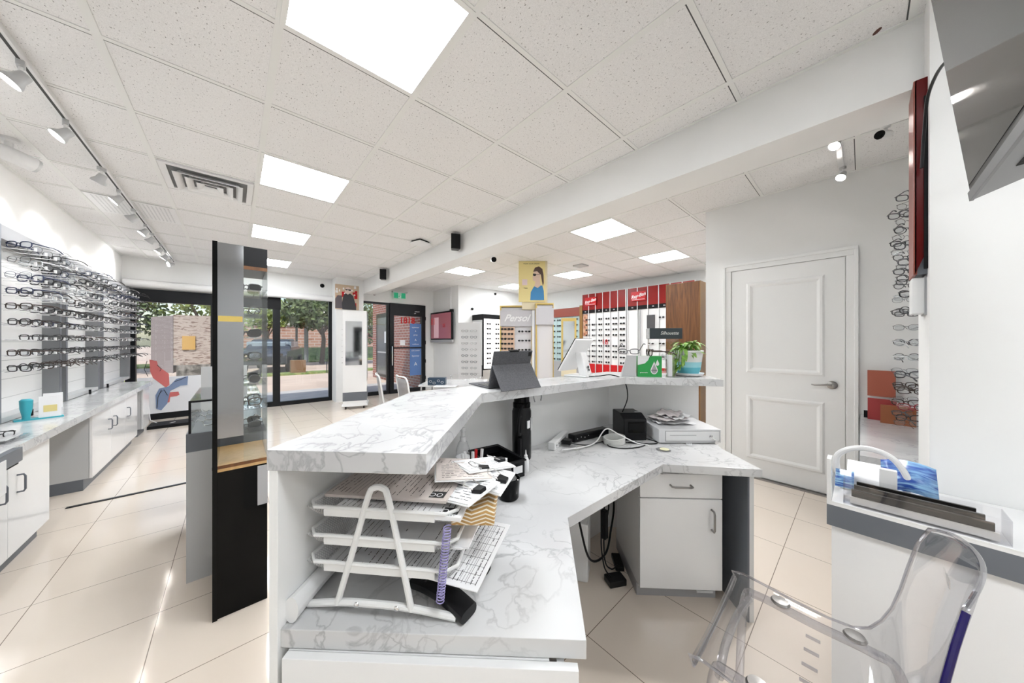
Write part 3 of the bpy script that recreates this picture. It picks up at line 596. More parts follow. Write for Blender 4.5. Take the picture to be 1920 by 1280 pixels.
# ---------------------------------------------------------------- small things on the desk
def bottle(loc, label, prof, m, capprof, cm, cat='bottle', name='bottle', lab=None, rz=0):
    t = thing(name, label, cat, loc, rz); MB().lathe(prof).build('bottle_body', m, t, smooth=True); MB().lathe(capprof).build('cap', cm, t, smooth=True)
    if lab: r,z0,z1,lm = lab; MB().lathe([(r,z0),(r,z1)], n=24).build('bottle_label', lm, t, smooth=True)
    return t
bottle((.742,1.155,DZ), 'clear spray bottle with white pump standing behind the markers', [(.028,0),(.030,.01),(.030,.12),(.02,.15),(.012,.16)], ACRY, [(.012,.155),(.013,.175),(.009,.178),(.007,.20),(.014,.202),(.012,.215),(0,.217)], WPLAS, lab=(.0305,.02,.09,PAPER))
t = thing('marker_box', 'small dark red marker pot holding pens behind the paper tray', 'pen pot', (.735,1.075,DZ)); bx((-.045,-.03,0),(.045,.03,.08)).build('pot_body', mat('maroon',(.16,.02,.02),.5), t)
for i, (dx, dy, m_, lb) in enumerate(((-.035,0,WPLAS,'leftmost white marker standing in the dark red pot'),(-.02,.012,WPLAS,'second white marker standing in the dark red pot'),(-.002,-.01,WPLAS,'third white marker standing in the dark red pot'),(.018,.005,REDB,'red marker standing in the dark red pot'),(.034,-.008,WPLAS,'rightmost white marker tilted out of the dark red pot'))):
    k = MB(); k.tube([(.735+dx,1.075+dy,DZ+.01),(.735+dx*1.35,1.075+dy,DZ+.135)], .0065, 8); tag(k.build('marker_pen', m_, smooth=True), lb, 'marker pen', 'pens in the dark red pot')
t = thing('storage_box', 'open black square plastic box with white label on the desk', 'box', (.887,1.105,DZ), math.radians(-8)); t.scale = (.78,1.28,1.0)
b = MB(); b.box((-.10,-.09,0),(.10,.09,.012))
for a_, c_ in (((-.10,-.09,.01),(.10,-.082,.075)),((-.10,.082,.01),(.10,.09,.075)),((-.10,-.082,.01),(-.092,.082,.075)),((.092,-.082,.01),(.10,.082,.075))): b.box(a_, c_)
b.box((-.106,-.096,.069),(.106,-.09,.077)).box((-.106,.09,.069),(.106,.096,.077)).box((-.106,-.09,.069),(-.1,.09,.077)).box((.1,-.09,.069),(.106,.09,.077))
b.build('box_body', BLACK, t, bevel=.003); bx((-.085,-.078,.04),(.088,.078,.045)).build('inner_tray', BLKG, t)
bx((.015,-.0975,.025),(.075,-.0965,.055)).build('box_label', PAPER, t); bx((-.09,-.092,.078),(-.03,-.08,.0785)).build('tape', MGREY, t)
t = thing('vacuum_flask', 'tall black insulated flask with strap under the ledge', 'flask', (1.085,1.145,DZ), math.radians(20)); t.scale = (1.2,1.2,1.04)
MB().lathe([(.038,0),(.040,.008),(.040,.23),(.036,.245),(.034,.25)]).build('flask_body', BLACK, t, smooth=True)
MB().lathe([(.037,.25),(.037,.27),(.033,.275),(.033,.30),(.028,.306),(0,.306)]).build('flask_lid', BLKG, t, smooth=True)
b = MB(); b.tube(spline([(-.03,-.02,.262),(-.055,-.02,.23),(-.07,-.02,.15),(-.05,-.02,.14),(-.045,-.02,.22)]), .007, 6); b.build('carry_strap', BLKM, t, smooth=True)
b = MB(); b.box((-.052,-.02,.03),(-.040,-.008,.11)); b.build('side_clip', BLKM, t)
bx((.002,-.0415,.14),(.020,-.038,.20)).build('steel_label', LGREY, t); bx((-.024,-.0415,.155),(-.008,-.036,.19)).build('paper_label', PAPER, t)
bottle((.985,1.012,DZ), 'small white dropper bottle with pointed nozzle in front of the flask', [(.012,0),(.014,.003),(.014,.055),(.009,.065),(.008,.068)], WPLAS, [(.008,.066),(.008,.074),(.004,.078),(.002,.098),(0,.099)], WPLAS, lab=(.0142,.015,.042,PAPER))
t = thing('tape_cup', 'round black pot with a clear funnel top beside the clipboards', 'pot', (.772,.885,DZ), math.radians(-30)); t.scale = (1.12,1.12,1.1)
MB().lathe([(.030,0),(.034,.006),(.038,.07),(.036,.072),(.032,.066),(.028,.01),(0,.008)]).build('pot_body', BLKG, t, smooth=True)
b = MB(); b.lathe([(.033,.068),(.026,.078),(.014,.095),(.013,.118),(.010,.118),(.0105,.097)], M=T(-.006,0,0)); b.build('funnel', mat('smoky_plastic',(.10,.10,.10),.25), t, smooth=True)
t = thing('nozzle_tool', 'small white plastic nozzle tool lying by the black box', 'tool', (.800,.945,DZ+.078), .6)
b = MB(); b.tube([(0,0,-.06),(0,0,.02),(-.02,0,.035)], [.008,.009,.007], 8); b.box((-.03,-.01,.025),(.012,.01,.045)); b.build('nozzle_body', WPLAS, t, smooth=True)
# white power strip with plug
t = thing('power_strip', 'white power strip leaning on the panel with a black plug', 'power strip', (1.40,1.165,DZ), math.radians(22))
MB().box((-.13,-.02,0),(.13,.02,.042)).build('strip_body', WPLAS, t, bevel=.005)
for i in range(5):
    b = MB(); x = -.10+i*.04; b.box((x-.006,-.0212,.016),(x-.003,-.0198,.026)).box((x+.003,-.0212,.016),(x+.006,-.0198,.026)).lathe([(.0025,0),(.0025,.0015)], M=T(x,-.0196,.010)@R('X',90), n=8); b.build('socket', INK, t)
t = thing('power_plug', 'black plug pushed into the white power strip', 'plug', (1.405,1.115,DZ+.022), math.radians(22)); b = MB(); b.prism([(-.02,-.03),(.02,-.03),(.026,.02),(-.026,.02)], -.012, .014); b.build('plug_body', BLACK, t, bevel=.004)
# black power strip and printer, drawer
t = thing('power_strip', 'black power strip on the desk left of the receipt printer', 'power strip', (1.62,1.11,DZ), math.radians(-9)); MB().box((-.15,-.028,0),(.15,.028,.045)).build('strip_body', BLACK, t, bevel=.008)
b = MB()
for i in range(4): b.lathe([(.003,0),(.003,.001)], M=T(-.125+i*.03,-.0285,.022+.006*(i%2))@R('X',90), n=8)
b.build('indicator', LGREY, t)
t = thing('receipt_printer', 'black cube shaped receipt printer on the desk', 'printer', (1.835,.965,DZ), math.radians(-38)); t.scale = (1,1,1.05)
b = MB(); b.add([(-.07,-.09,0),(.07,-.09,0),(.07,.09,0),(-.07,.09,0),(-.07,-.09,.12),(.07,-.09,.12),(.07,.09,.145),(-.07,.09,.145),(-.07,-.03,.145),(.07,-.03,.145)],
  [(0,3,2,1),(0,1,5,4),(4,5,9,8),(8,9,6,7),(1,2,6,9,5),(0,4,8,7,3),(2,3,7,6)]); b.build('printer_body', BLACK, t, bevel=.006)
b = MB(); b.add([(-.045,-.092,.045),(.055,-.092,.045),(.055,-.092,.105),(-.045,-.092,.105)], [(0,1,2,3)]); b.box((-.045,-.094,.05),(.055,-.09,.1)); b.build('paper_slot', BLKG, t, bevel=.002)
bx((.03,-.02,.1455),(.06,-.008,.1465)).build('badge', LGREY, t)
t = thing('cash_drawer', 'white cash drawer with lock and key on the desk right end', 'cash drawer', (2.055,.765,DZ+.004), math.radians(-41.5)); t.scale = (1.12,.95,1.05)
bx((-.16,-.15,0),(.16,.15,.075)).build('drawer_body', mat('drawer_white',(.72,.72,.73),.35), t, bevel=.003)
dr2 = bx((-.125,-.153,.012),(.15,-.149,.064)).build('drawer_front', WPLAS, t, bevel=.002)
MB().box((-.128,-.1515,.009),(.153,-.1495,.067)).build('front_gap', MGREY, t)
bx((-.105,-.1545,.042),(.03,-.1525,.0445)).build('cheque_slot', MGREY, dr2); MB().lathe([(.009,0),(.009,.005),(0,.006)], M=T(.105,-.153,.036)@R('X',90)).build('lock', CHROME, dr2, smooth=True)
b = MB(); b.tube([(.105,-.160,.036),(.125,-.165,.02),(.13,-.166,.002)], .002, 6); b.box((.12,-.168,-.002),(.136,-.164,.016)); b.build('key', CHROME, dr2)
rp = random.Random(5)
def crumple(name, label, loc, rz, w, h, amp, m, seed):
    r = random.Random(seed); n = 12; rows = []
    for i in range(n+1):
        rows.append([(-w/2+w*j/n, -h/2+h*i/n, amp*(math.sin(i*1.3+seed)*math.cos(j*1.1+seed*2)+.5*r.random())) for j in range(n+1)])
    b = MB(); b.grid(rows); o = b.build(name, m, loc=loc, rz=rz, solid=.0008, smooth=True); return tag(o, label, 'paper', 'loose papers on the cash drawer')
PKP = mat('pinkish_paper',(.72,.66,.66),.7)
for i,(dx,dy,lb,m_) in enumerate((('0','0','lowest crumpled sheet on the cash drawer',PAPER),(.02,.02,'second crumpled sheet up on the cash drawer',PAPER),(-.02,.01,'middle crumpled sheet of the pile on the cash drawer',PKP),(.01,-.02,'fourth crumpled sheet up on the cash drawer',PAPER),(.0,.01,'topmost pinkish crumpled sheet on the cash drawer',PKP))):
    dx=float(dx); dy=float(dy)
    crumple('receipt_sheet', lb, (2.045+dx,.80+dy,DZ+.094+i*.011), math.radians(-42+i*13), .23-.015*i, .17-.01*i, .006, m_, i+2)
lf = sheet('paper_slip', 'white slip sticking out from under the cash drawer', (1.95,.66,DZ+.002), 20, .05, .03, n=2)
sheet('paper_slip', 'small beige card lying in front of the white power strip', (1.42,1.045,DZ+.002), 5, .09, .035, n=2, m=mat('beige_card',(.60,.59,.56),.7))
# coiled cables
b = MB(); b.tube(spline([(1.30,1.06,DZ+.012),(1.42,1.02,DZ+.01),(1.52,1.0,DZ+.02),(1.6,.98,DZ+.085),(1.66,.93,DZ+.05),(1.72,.86,DZ+.008),(1.74,.80,DZ+.006)]), .0035, 8); tag(b.build('charging_cable', WPLAS, smooth=True), 'white cable arching over the coiled cables on the desk', 'cable')
b = MB()
for k in range(7): b.tube([(1.645+.068*math.cos(a_)*(1+.02*k), .955+.052*math.sin(a_), DZ+.005+k*.005) for a_ in [2*PI*j/40 for j in range(40)]], .0032, 6, closed=True)
tag(b.build('charging_cable', mat('off_white_cable',(.66,.66,.64),.4), smooth=True), 'thick coil of white cable on the desk before the printer', 'cable')
b = MB(); b.tube(spline([(1.405,1.08,DZ+.02),(1.48,1.03,DZ+.006),(1.6,1.0,DZ+.006),(1.56,.93,DZ+.004),(1.6,.86,DZ+.004),(1.68,.82,DZ+.004),(1.74,.82,DZ+.004),(1.74,.88,DZ+.004),(1.68,.9,DZ+.01)]), .003, 8); tag(b.build('charging_cable', BLACK, smooth=True), 'black cable looping from the plug around the white coil', 'cable')
b = MB(); b.tube(spline([(1.86,.95,DZ+.004),(1.84,.80,DZ+.004),(1.78,.80,DZ+.004),(1.70,.90,DZ+.004)]), .003, 8); tag(b.build('charging_cable', BLACK, smooth=True), 'short black cable between the printer and the cash drawer', 'cable')
t = thing('sticky_pad', 'round clear disc with pale yellow note on the desk edge', 'coaster', (1.735,.715,DZ), .2); MB().lathe([(.036,0),(.038,.003),(.036,.004),(0,.004)]).build('disc', ACRY, t, smooth=True); MB().lathe([(.024,.0042),(.024,.0055),(0,.0056)], M=T(.008,-.004,0)).build('note', mat('pale_yellow',(.75,.73,.5),.7), t)
b = MB(); b.tube(spline([(1.205,1.17,1.068),(1.195,1.168,1.03),(1.203,1.166,1.0)]), .003, 6); b.tube(spline([(1.235,1.165,1.068),(1.25,1.163,1.03),(1.243,1.16,1.003)]), .003, 6); tag(b.build('wire_hook', MGREY, smooth=True), 'pair of thin wire ends hanging under the ledge right of the flask', 'wire')
# ---------------------------------------------------------------- things on the raised ledge
t = thing('tablet_keyboard_case', 'tablet in a grey folio case with keyboard, seen from behind', 'tablet', (.982,1.105,LZ), math.radians(-6)); t.scale = (.86,.95,.95)
FAB = noisemat('grey_case_fabric', (.075,.076,.085), (.10,.10,.11), 150, .75)
# local x along the tablet, -y toward the desk side
Mt = T(0,.035,.008)@R('X',17)
b = MB(); b.box((-.13,-.005,0),(.13,.003,.185), Mt); b.build('case_back', FAB, t, bevel=.004)
b = MB(); b.box((-.124,.003,.004),(.124,.009,.181), Mt); b.build('tablet_body', BLKG, t, bevel=.003)
b = MB(); b.box((.10,-.0065,.155),(.122,-.005,.178), Mt); b.build('camera_bump', BLACK, t, bevel=.002)
b = MB(); b.box((-.03,-.008,.180),(.03,.011,.188), Mt); b.build('case_latch', BLACK, t, bevel=.002)
b = MB(); p1 = Mt@Vector((0,-.006,.115)); p2 = Vector((0,-.085,.002))
b.add([(-.13,p1.y,p1.z),(.13,p1.y,p1.z),(.13,p2.y,p2.z),(-.13,p2.y,p2.z)], [(0,1,2,3)]); b.build('kickstand', FAB, t, solid=.005)
b = MB(); b.box((-.13,.03,.001),(.13,.235,.007)); kb = b.build('keyboard', FAB, t, bevel=.003)
b = MB()
for i in range(12):
    for j in range(5): b.box((-.115+i*.0193,.06+j*.0195,.007),(-.099+i*.0193,.076+j*.0195,.0095))
b.build('keys', BLACK, kb)
t = thing('payment_terminal', 'white tilted countertop payment screen stand seen from behind', 'payment terminal', (1.63,1.17,LZ), math.radians(4))
b = MB(); b.prism([(-.055,-.06),(.055,-.06),(.07,.09),(-.07,.09)], 0, .010); b.build('stand_base', WPLAS, t, bevel=.004, smooth=False)
b = MB(); b.add([(-.035,-.055,.008),(.035,-.055,.008),(.035,.0,.008),(-.035,.0,.008),(-.035,-.012,.15),(.035,-.012,.15),(.035,.03,.15),(-.035,.03,.15)], [(0,3,2,1),(4,5,6,7),(0,1,5,4),(1,2,6,5),(2,3,7,6),(3,0,4,7)]); b.build('stand_neck', WPLAS, t, bevel=.006)
Mp = T(0,.045,.135)@R('X',33)
b = MB(); b.box((-.10,-.010,-.12),(.10,.006,.12), Mp); b.build('screen_back', WPLAS, t, bevel=.009)
b = MB(); b.box((-.098,.006,-.118),(.098,.010,.118), Mp); b.build('screen', BLKG, t, bevel=.002)
b = MB(); b.lathe([(.008,0),(.008,.001)], M=T(.0,-.050,.045)@R('X',75), n=16); b.lathe([(.009,0),(.009,.001)], M=T(.0,-.045,.062)@R('X',75), n=16); b.build('emblem', INK, t)
b = MB(); b.tube(spline([(1.60,1.12,LZ+.006),(1.68,1.08,LZ+.006),(1.74,1.03,LZ+.012),(1.79,.975,LZ-.02),(1.80,.955,LZ-.12),(1.80,.99,LZ-.22)]), .0032, 8); tag(b.build('charging_cable', BLACK, smooth=True), 'black cable running off the ledge down to the receipt printer', 'cable')
# green eye drop carton, sloping frosted brochure holder, clear tall holder
GR = mat('carton_green',(.02,.33,.07),.45)
t = thing('lens_wipe_box', 'green and white carton with water drop print on the ledge', 'carton', (1.935,.885,LZ), math.radians(-52)); t.scale = (1,1,1.22)
bx((-.07,-.02,0),(.07,.03,.105)).build('carton_body', GR, t, bevel=.001)
b = plate([(-.071,.106),(-.071,.06),(-.03,.068),(-.01,.085),(.0,.106)], -.0215, -.0200); b.build('white_swoosh', WPLAS, t)
def drop(cx, cz, s, y=-.0215):
    pts = []
    for i in range(24):
        a = 2*PI*i/24; r = s*(1 if math.sin(a) < .2 else 1); x = r*math.cos(a)*(1 if math.sin(a)<0 else (1-math.sin(a))**.75); z = s*math.sin(a)*(1 if math.sin(a)<0 else 2.1); pts.append((cx+x, cz+z))
    return plate(pts, y, y+.001)
o = drop(.025,.035,.021); o.build('drop_print', WPLAS, t); drop(.025,.034,.016,-.0225).build('drop_print', MGREY, t); drop(.044,.067,.010).build('drop_print', WPLAS, t)
text('Lid & Lash', .014, PAPER, t, face((-.04,-.0225,.088),(1,0,0)), ext=.0003); text('preservative', .009, PAPER, t, face((-.035,-.0215,.022),(1,0,0)), ext=.0003)
text('HYDRO', .010, INK, t, face((.025,-.0235,.033),(1,0,0)), ext=.0003)
t = thing('brochure_stand', 'frosted grey sloping brochure stand left of the green carton', 'brochure holder', (1.87,.975,LZ), math.radians(-52)); t.scale = (1,1,1.15)
b = MB(); b.add([(-.055,-.02,0),(.03,-.02,0),(.03,.04,0),(-.055,.04,0),(-.025,-.02,.115),(.035,-.02,.115),(.035,-.012,.115),(-.025,-.012,.115)], [(0,3,2,1),(4,5,6,7),(0,1,5,4),(1,2,6,5),(2,3,7,6),(3,0,4,7)]); b.build('stand_body', LGREY, t, bevel=.001)
t = thing('card_holder', 'tall clear acrylic card holder right of the green carton', 'card holder', (2.02,.795,LZ), math.radians(-48))
bx((-.018,-.03,0),(.018,.03,.15)).build('holder_body', ACRY, t); bx((-.012,-.012,.002),(.012,.012,.135)).build('card_stack', PAPER, t)
# black display box and stand behind plant
t = thing('display_carton', 'dark grey box with white lettering on an acrylic stand behind the plant', 'display box', (2.275,.93,LZ), math.radians(-48)); t.scale = (1.15,.8,1.25)
b = MB(); b.box((-.095,-.035,.19),(.095,.055,.25)); b.build('carton_body', mat('charcoal_card',(.035,.045,.055),.5), t, bevel=.002)
bx((-.098,-.036,.192),(-.0955,.056,.249)).build('grey_side', LGREY, t); text('Silhouette', .026, PAPER, t, face((.02,-.0365,.222),(1,0,0)), shear=.3)
text('L:C', .02, PAPER, t, face((-.0985,.01,.222),(0,-1,0)))
b = MB(); b.box((-.09,-.03,0),(.09,.05,.006)).box((-.09,.02,.006),(-.086,.05,.19)).box((.086,.02,.006),(.09,.05,.19)).box((-.086,.045,.006),(.086,.05,.19)); b.build('acrylic_stand', ACRY, t)
# plant
t = thing('potted_plant', 'leafy green plant in a white pot with aqua bands on saucer', 'potted plant', (2.185,.745,LZ)); t.scale = (1.5,1.5,1.4)
PM = mat('pot_glaze',(.82,.82,.82),.25); N_, L_, b_ = nodes(PM); tc = N_.new('ShaderNodeTexCoord'); se = N_.new('ShaderNodeSeparateXYZ'); cr = N_.new('ShaderNodeValToRGB'); mr = N_.new('ShaderNodeMapRange')
mr.inputs[2].default_value = .11; L_.new(tc.outputs['Object'], se.inputs[0]); L_.new(se.outputs[2], mr.inputs[0]); L_.new(mr.outputs[0], cr.inputs[0]); L_.new(cr.outputs[0], b_.inputs['Base Color']); cr.color_ramp.interpolation = 'CONSTANT'
e_ = cr.color_ramp.elements; e_[0].color = (.15,.52,.62,1); e_[0].position = 0; e_[1].position = .36; e_[1].color = (.33,.68,.75,1); q = e_.new(.58); q.color = (.80,.81,.80,1); q = e_.new(.12); q.color = (.11,.46,.56,1)
MB().lathe([(.040,.008),(.046,.03),(.056,.11),(.0585,.112),(.0575,.116),(.052,.114),(.050,.10),(0,.098)], n=36).build('pot', PM, t, smooth=True)
MB().lathe([(.042,0),(.055,.004),(.060,.014),(.057,.014),(.05,.006),(0,.005)], n=36).build('saucer', WPLAS, t, smooth=True)
MB().lathe([(.0505,.101),(0,.103)]).build('soil', mat('soil',(.05,.03,.02),.9), t)
lf = MB(); rr = random.Random(11)
def leaf(b, p, az, ln, w, droop, up):
    rows = []; d = Vector((math.cos(az), math.sin(az), 0)); s = Vector((-math.sin(az), math.cos(az), 0)); P0 = Vector(p)
    for i in range(7):
        q = i/6; ww = w*math.sin(PI*min(1,.08+q*.92))**.7*(1-q*.25); c = P0+d*ln*q*math.cos(up)+Vector((0,0,ln*q*math.sin(up)-droop*q*q*ln))
        rows.append([tuple(c-s*ww+Vector((0,0,.2*ww))), tuple(c-Vector((0,0,.0))), tuple(c+s*ww+Vector((0,0,.2*ww)))])
    b.grid(rows)
for i in range(75):
    az = rr.uniform(0,2*PI); h_ = rr.uniform(.10,.155); r_ = rr.uniform(0,.035)
    leaf(lf, (r_*math.cos(az), r_*math.sin(az), h_), az+rr.uniform(-.5,.5), rr.uniform(.04,.075), rr.uniform(.006,.011), rr.uniform(.3,1.2), rr.uniform(.1,1.0))
for i in range(26):
    az = math.radians(rr.uniform(135,190)); h_ = rr.uniform(.02,.13)
    leaf(lf, (.06*math.cos(az), .06*math.sin(az), h_), az+rr.uniform(-.6,.6), rr.uniform(.03,.055), rr.uniform(.005,.009), 1.0, rr.uniform(-.4,.4))
LEAF = noisemat('leaf_green',(.10,.24,.03),(.24,.42,.07),40,.45)
lf.build('foliage', LEAF, t, smooth=True)
b = MB()
for k in range(7):
    az = math.radians(135+k*9); b.tube(spline([(.03*math.cos(az),.03*math.sin(az),.105),(.062*math.cos(az),.062*math.sin(az),.12),(.075*math.cos(az),.075*math.sin(az),.05)]), .0016, 5)
b.build('stem', mat('stem_green',(.12,.22,.05),.6), t)
# ---------------------------------------------------------------- spectacles
def rim_pts(w, h, sq, n=20):
    out = []
    for i in range(n):
        a = 2*PI*i/n; c, s = math.cos(a), math.sin(a)
        out.append((math.copysign(abs(c)**sq,c)*w/2, math.copysign(abs(s)**sq,s)*h/2))
    return out
def glasses_meshes(style):
    w, h, sq, r, br = {'rect':(.052,.034,.62,.0027,.018), 'round':(.048,.042,1,.0021,.020), 'cat':(.053,.038,.78,.0032,.018), 'wire':(.051,.035,.75,.0010,.019)}[style]
    fr = MB(); le = MB()
    for s in (-1,1):
        cx = s*(w+br)/2; pts = []
        for x, z in rim_pts(w, h, sq):
            zz_ = z+(.004*(abs(x)/w)*2 if (style == 'cat' and z > 0 and x*s > 0) else 0); pts.append((cx+x, -.006*0+.9*(cx+x)**2, zz_))
        fr.tube(pts, r, 6, closed=True)
        le.add([(p[0],p[1],p[2]) for p in pts], [tuple(range(len(pts)))])
        X = s*(w+br/2+.001); fr.tube([(X-s*.004,.9*X*X,.008),(X+s*.004,.9*X*X+.004,.008)], r*1.3, 6)
    fr.tube([(-br/2,0,.004),(0,-.002,.008),(br/2,0,.004)], r, 6)
    tm = []
    for s in (-1,1):
        b = MB(); X = s*(w+br/2+.005); y0 = .9*X*X; b.tube([(X,y0,.008),(X,y0+.09,.008),(X*.98,y0+.115,.002),(X*.96,y0+.138,-.014)], [r*1.2,r*1.1,r*1.1,r*1.2], 6); tm.append(b)
    return fr, le, tm
GM = {'black': mat('frame_black',(.01,.01,.012),.3), 'tort': mat('frame_tortoise',(.03,.014,.008),.3), 'gun': mat('frame_gunmetal',(.12,.12,.13),.3,1), 'silver': mat('frame_silver',(.55,.55,.56),.25,1), 'clear': mat('frame_crystal',(.6,.62,.64),.2), 'navy': mat('frame_navy',(.02,.03,.08),.3), 'red': mat('frame_red',(.25,.02,.03),.3)}
PROTO = {}
WORDS = {'black':'black','tort':'tortoise brown','gun':'gunmetal','silver':'silver','clear':'crystal clear','navy':'navy','red':'dark red'}
SW = {'rect':'rectangular','round':'round','cat':'cat eye shaped','wire':'thin rimmed'}
def glasses(style, col, loc, rz, label, group, tilt=0, scale=1, dark=False, simple=False, yaw2=0):
    key = (style, col, dark, simple)
    if key not in PROTO:
        fr, le, tm = glasses_meshes(style)
        root = bpy.data.objects.new('eyeglasses' if not dark else 'sunglasses', None); COL.objects.link(root)
        if simple:
            b = MB(); b.v = list(fr.v); b.f = list(fr.f); b.m = [0]*len(fr.f); b.mi = 0
            for x in tm: b.add(x.v, x.f)
            b.mi = 1; b.add(le.v, le.f); COL.objects.unlink(root); bpy.data.objects.remove(root)
            root = b.build('sunglasses' if dark else 'eyeglasses', [GM[col], TINT if dark else LENS])
        else:
            fr.build('frame_front', GM[col], root, smooth='all'); l_ = le.build('lenses', TINT if dark else LENS, root)
            for x in tm: x.build('temple', GM[col], root, smooth='all')
        PROTO[key] = [root, False]
    p = PROTO[key]; o = p[0] if not p[1] else copy_tree(p[0]); p[1] = True
    o.location = loc; o.rotation_euler = (math.radians(tilt), math.radians(yaw2), math.radians(rz)); o.scale = (scale,)*3
    return tag(o, label, 'glasses', group)
# three pegged panels on the left wall
rg2 = random.Random(21); PX = -1.24
PB = mat('panel_back', (.82,.82,.81), .35)
panels = [('nearest left wall panel',4.02,5.10,[.16,.34,.52,.70,.88,1.0]), ('middle left wall panel',5.20,6.22,[.12,.30,.48,.66,.84]), ('farthest left wall panel',6.34,7.72,[.12,.32,.52,.72,.92,1.12,1.30])]
RODZ = [2.045,1.935,1.82,1.705,1.59,1.475,1.36,1.245,1.13]
for pi, (pn_, y0, y1, offs) in enumerate(panels):
    t = thing('eyewear_wall_panel', 'grey framed white slatwall eyewear panel, the %s' % pn_.split(' left')[0] + ' of three', 'display panel', (-1.365,y0,.74), 0, 'eyewear panels on the left wall')
    L0 = y1-y0; HH = 1.42
    b = MB(); b.box((0,0,0),(.03,L0,HH)); bd = b.build('back_board', PB, t)
    b = MB()
    for k in range(1,10): b.box((.030,.045,k*.145),(.0312,L0-.045,k*.145+.004))
    b.build('slat_groove', mat('groove_grey',(.5,.5,.5),.7), bd)
    for nm, a_, c_ in (('frame_post',(0,0,0),(.125,.045,HH)),('frame_post',(0,L0-.045,0),(.125,L0,HH)),('frame_top',(0,.045,HH-.10),(.125,L0-.045,HH)),('frame_shelf',(0,.045,0),(.125,L0-.045,.035))): bx(a_, c_).build(nm, LGREY if nm == 'frame_shelf' else mat('panel_frame_grey',(.24,.245,.255),.4), t)
    bx((.125,.0,0),(.127,.045,HH)).build('post_face', GREY, t); bx((.125,L0-.045,0),(.127,L0,HH)).build('post_face', GREY, t)
    for z in RODZ:
        if pi < 2 or True:
            b = MB(); b.tube([(.145,.03,z-.765),(.145,L0-.03,z-.765)], .003, 6); b.build('display_rail', ACRY, t, smooth=True)
    for ci, oy in enumerate(offs):
        b = MB()
        for z in RODZ: b.box((.215,oy+.042,z-.768),(.225,oy+.058,z-.742)).tube([(.03,oy+.05,z-.765),(.22,oy+.05,z-.765)], .003, 5)
        b.build('price_clip', WPLAS, t)
        for ri, z in enumerate(RODZ):
            if rg2.random() < .04: continue
            st_ = rg2.choice(['rect','rect','round','cat','wire','rect']); co = rg2.choice(['black','black','black','black','gun','tort','navy','silver','clear'] if ri < 7 else ['black','black','tort','black','gun'])
            lab = '%s glasses, %s row, %s from near end, %s' % (WORDS[co], ORD[ri], ORF[ci], pn_)
            glasses(st_, co, (-1.19, y0+oy-.05+rg2.uniform(-.01,.01), z-.005), -34+rg2.uniform(-6,6), lab, 'eyeglasses on the left wall panels', simple=(pi == 2), scale=1.28, tilt=rg2.uniform(-3,3))
# left run of counter
lc = MB(); lc.box((-1.364,1.2,DZ-.055),(-.918,7.10,DZ)); tag(lc.build('marble_worktop', MARBLE, bevel=.0015), 'long marble counter top running along the left wall', 'worktop')
def left_cab(y0, y1, doors, label, side=True):
    t = thing('base_cabinet', label, 'cabinet', (-.975, y0, 0))
    bx((-.385,0,.10),(0,y1-y0,DZ-.057)).build('cabinet_body', LGREY, t); bx((-.385,.0,0),(-.03,y1-y0,.10)).build('plinth', GREY, t)
    for (a_, c_, hy) in doors:
        o = bx((.002,a_-y0+.002,.10),(.02,c_-y0-.002,DZ-.06)).build('door', GLOSSW, t, bevel=.001)
        if hy is not None: pull((.02,hy-y0,.44),(.02,hy-y0,.54),(.028,0,0), o, GREY, .005)
    return t
left_cab(1.3,3.73,[(1.3,2.0,None),(2.0,2.6,None),(2.6,3.20,3.1),(3.20,3.73,3.30)], 'nearest white base cabinet under the left marble counter')
left_cab(4.60,6.33,[(4.60,5.16,5.06),(5.16,5.72,5.24),(5.72,6.33,5.80)], 'middle white base cabinet with three doors under the left counter')
left_cab(6.68,7.08,[(6.68,7.08,None)], 'short white base cabinet at the far end of the left counter')
t = thing('counter_drawer_box', 'dark grey box unit jutting out at the near end of the left counter', 'drawer box', (-.918,2.2,.66)); bx((.0,0,.0),(.03,.93,.075)).build('box_front', GREY, t); bx((-.30,.0,-.015),(.02,.92,-.003)).build('box_base', BLKM, t); bx((.03,.0,-.12),(.034,.75,.05)).build('white_flap', WPLAS, t)
# things on the left counter
t = thing('brochure_stand', 'teal and white brochure stand on the left marble counter', 'brochure holder', (-1.16,4.14,DZ), math.radians(20))
b = MB(); b.lathe([(.02,0),(.018,.03),(.028,.09),(.030,.15),(.02,.16),(0,.16)], n=16); b.build('teal_cup', TEAL, t, smooth=True)
bx((.05,-.01,0),(.15,.0,.17)).build('white_card', PAPER, t); bx((-.05,-.02,0),(.16,.06,.01)).build('base', TEAL, t)
b = MB(); b.box((.07,-.012,.05),(.13,-.011,.10)); b.build('yellow_print', mat('print_yellow',(.7,.6,.25),.6), t)
t = thing('price_card', 'folded white card standing on the left counter by a grey post', 'card', (-1.21,4.80,DZ), .2); b = MB(); b.add([(-.05,-.03,0),(.05,-.03,0),(.05,.0,.13),(-.05,.0,.13),(.05,.03,0),(-.05,.03,0)], [(0,1,2,3),(3,2,4,5)]); b.build('card_sheet', PAPER, t, solid=.002)
t = thing('glass_tray', 'clear tray holding folded glasses on the near left counter', 'tray', (-1.06,3.36,DZ)); bx((-.12,-.12,0),(.10,.12,.018)).build('tray_base', ACRY, t, bevel=.004); bx((-.1,-.1,.018),(.08,.1,.022)).build('tray_pad', LGREY, t)
glasses('rect','black',(-1.03,3.38,DZ+.035), 60, 'black glasses lying in the clear tray on the left counter', None)
for y in (4.4,5.75,6.4): tag(MB().box((-.008,-.008,0),(.008,.008,.05)).build('clip_stand', BLKM, loc=(-1.21,y,DZ)), 'tiny black clip on the left counter, %s' % {4.4:'nearest to the teal stand',5.75:'in front of the middle panel',6.4:'farthest along the wall'}[y], 'clip')
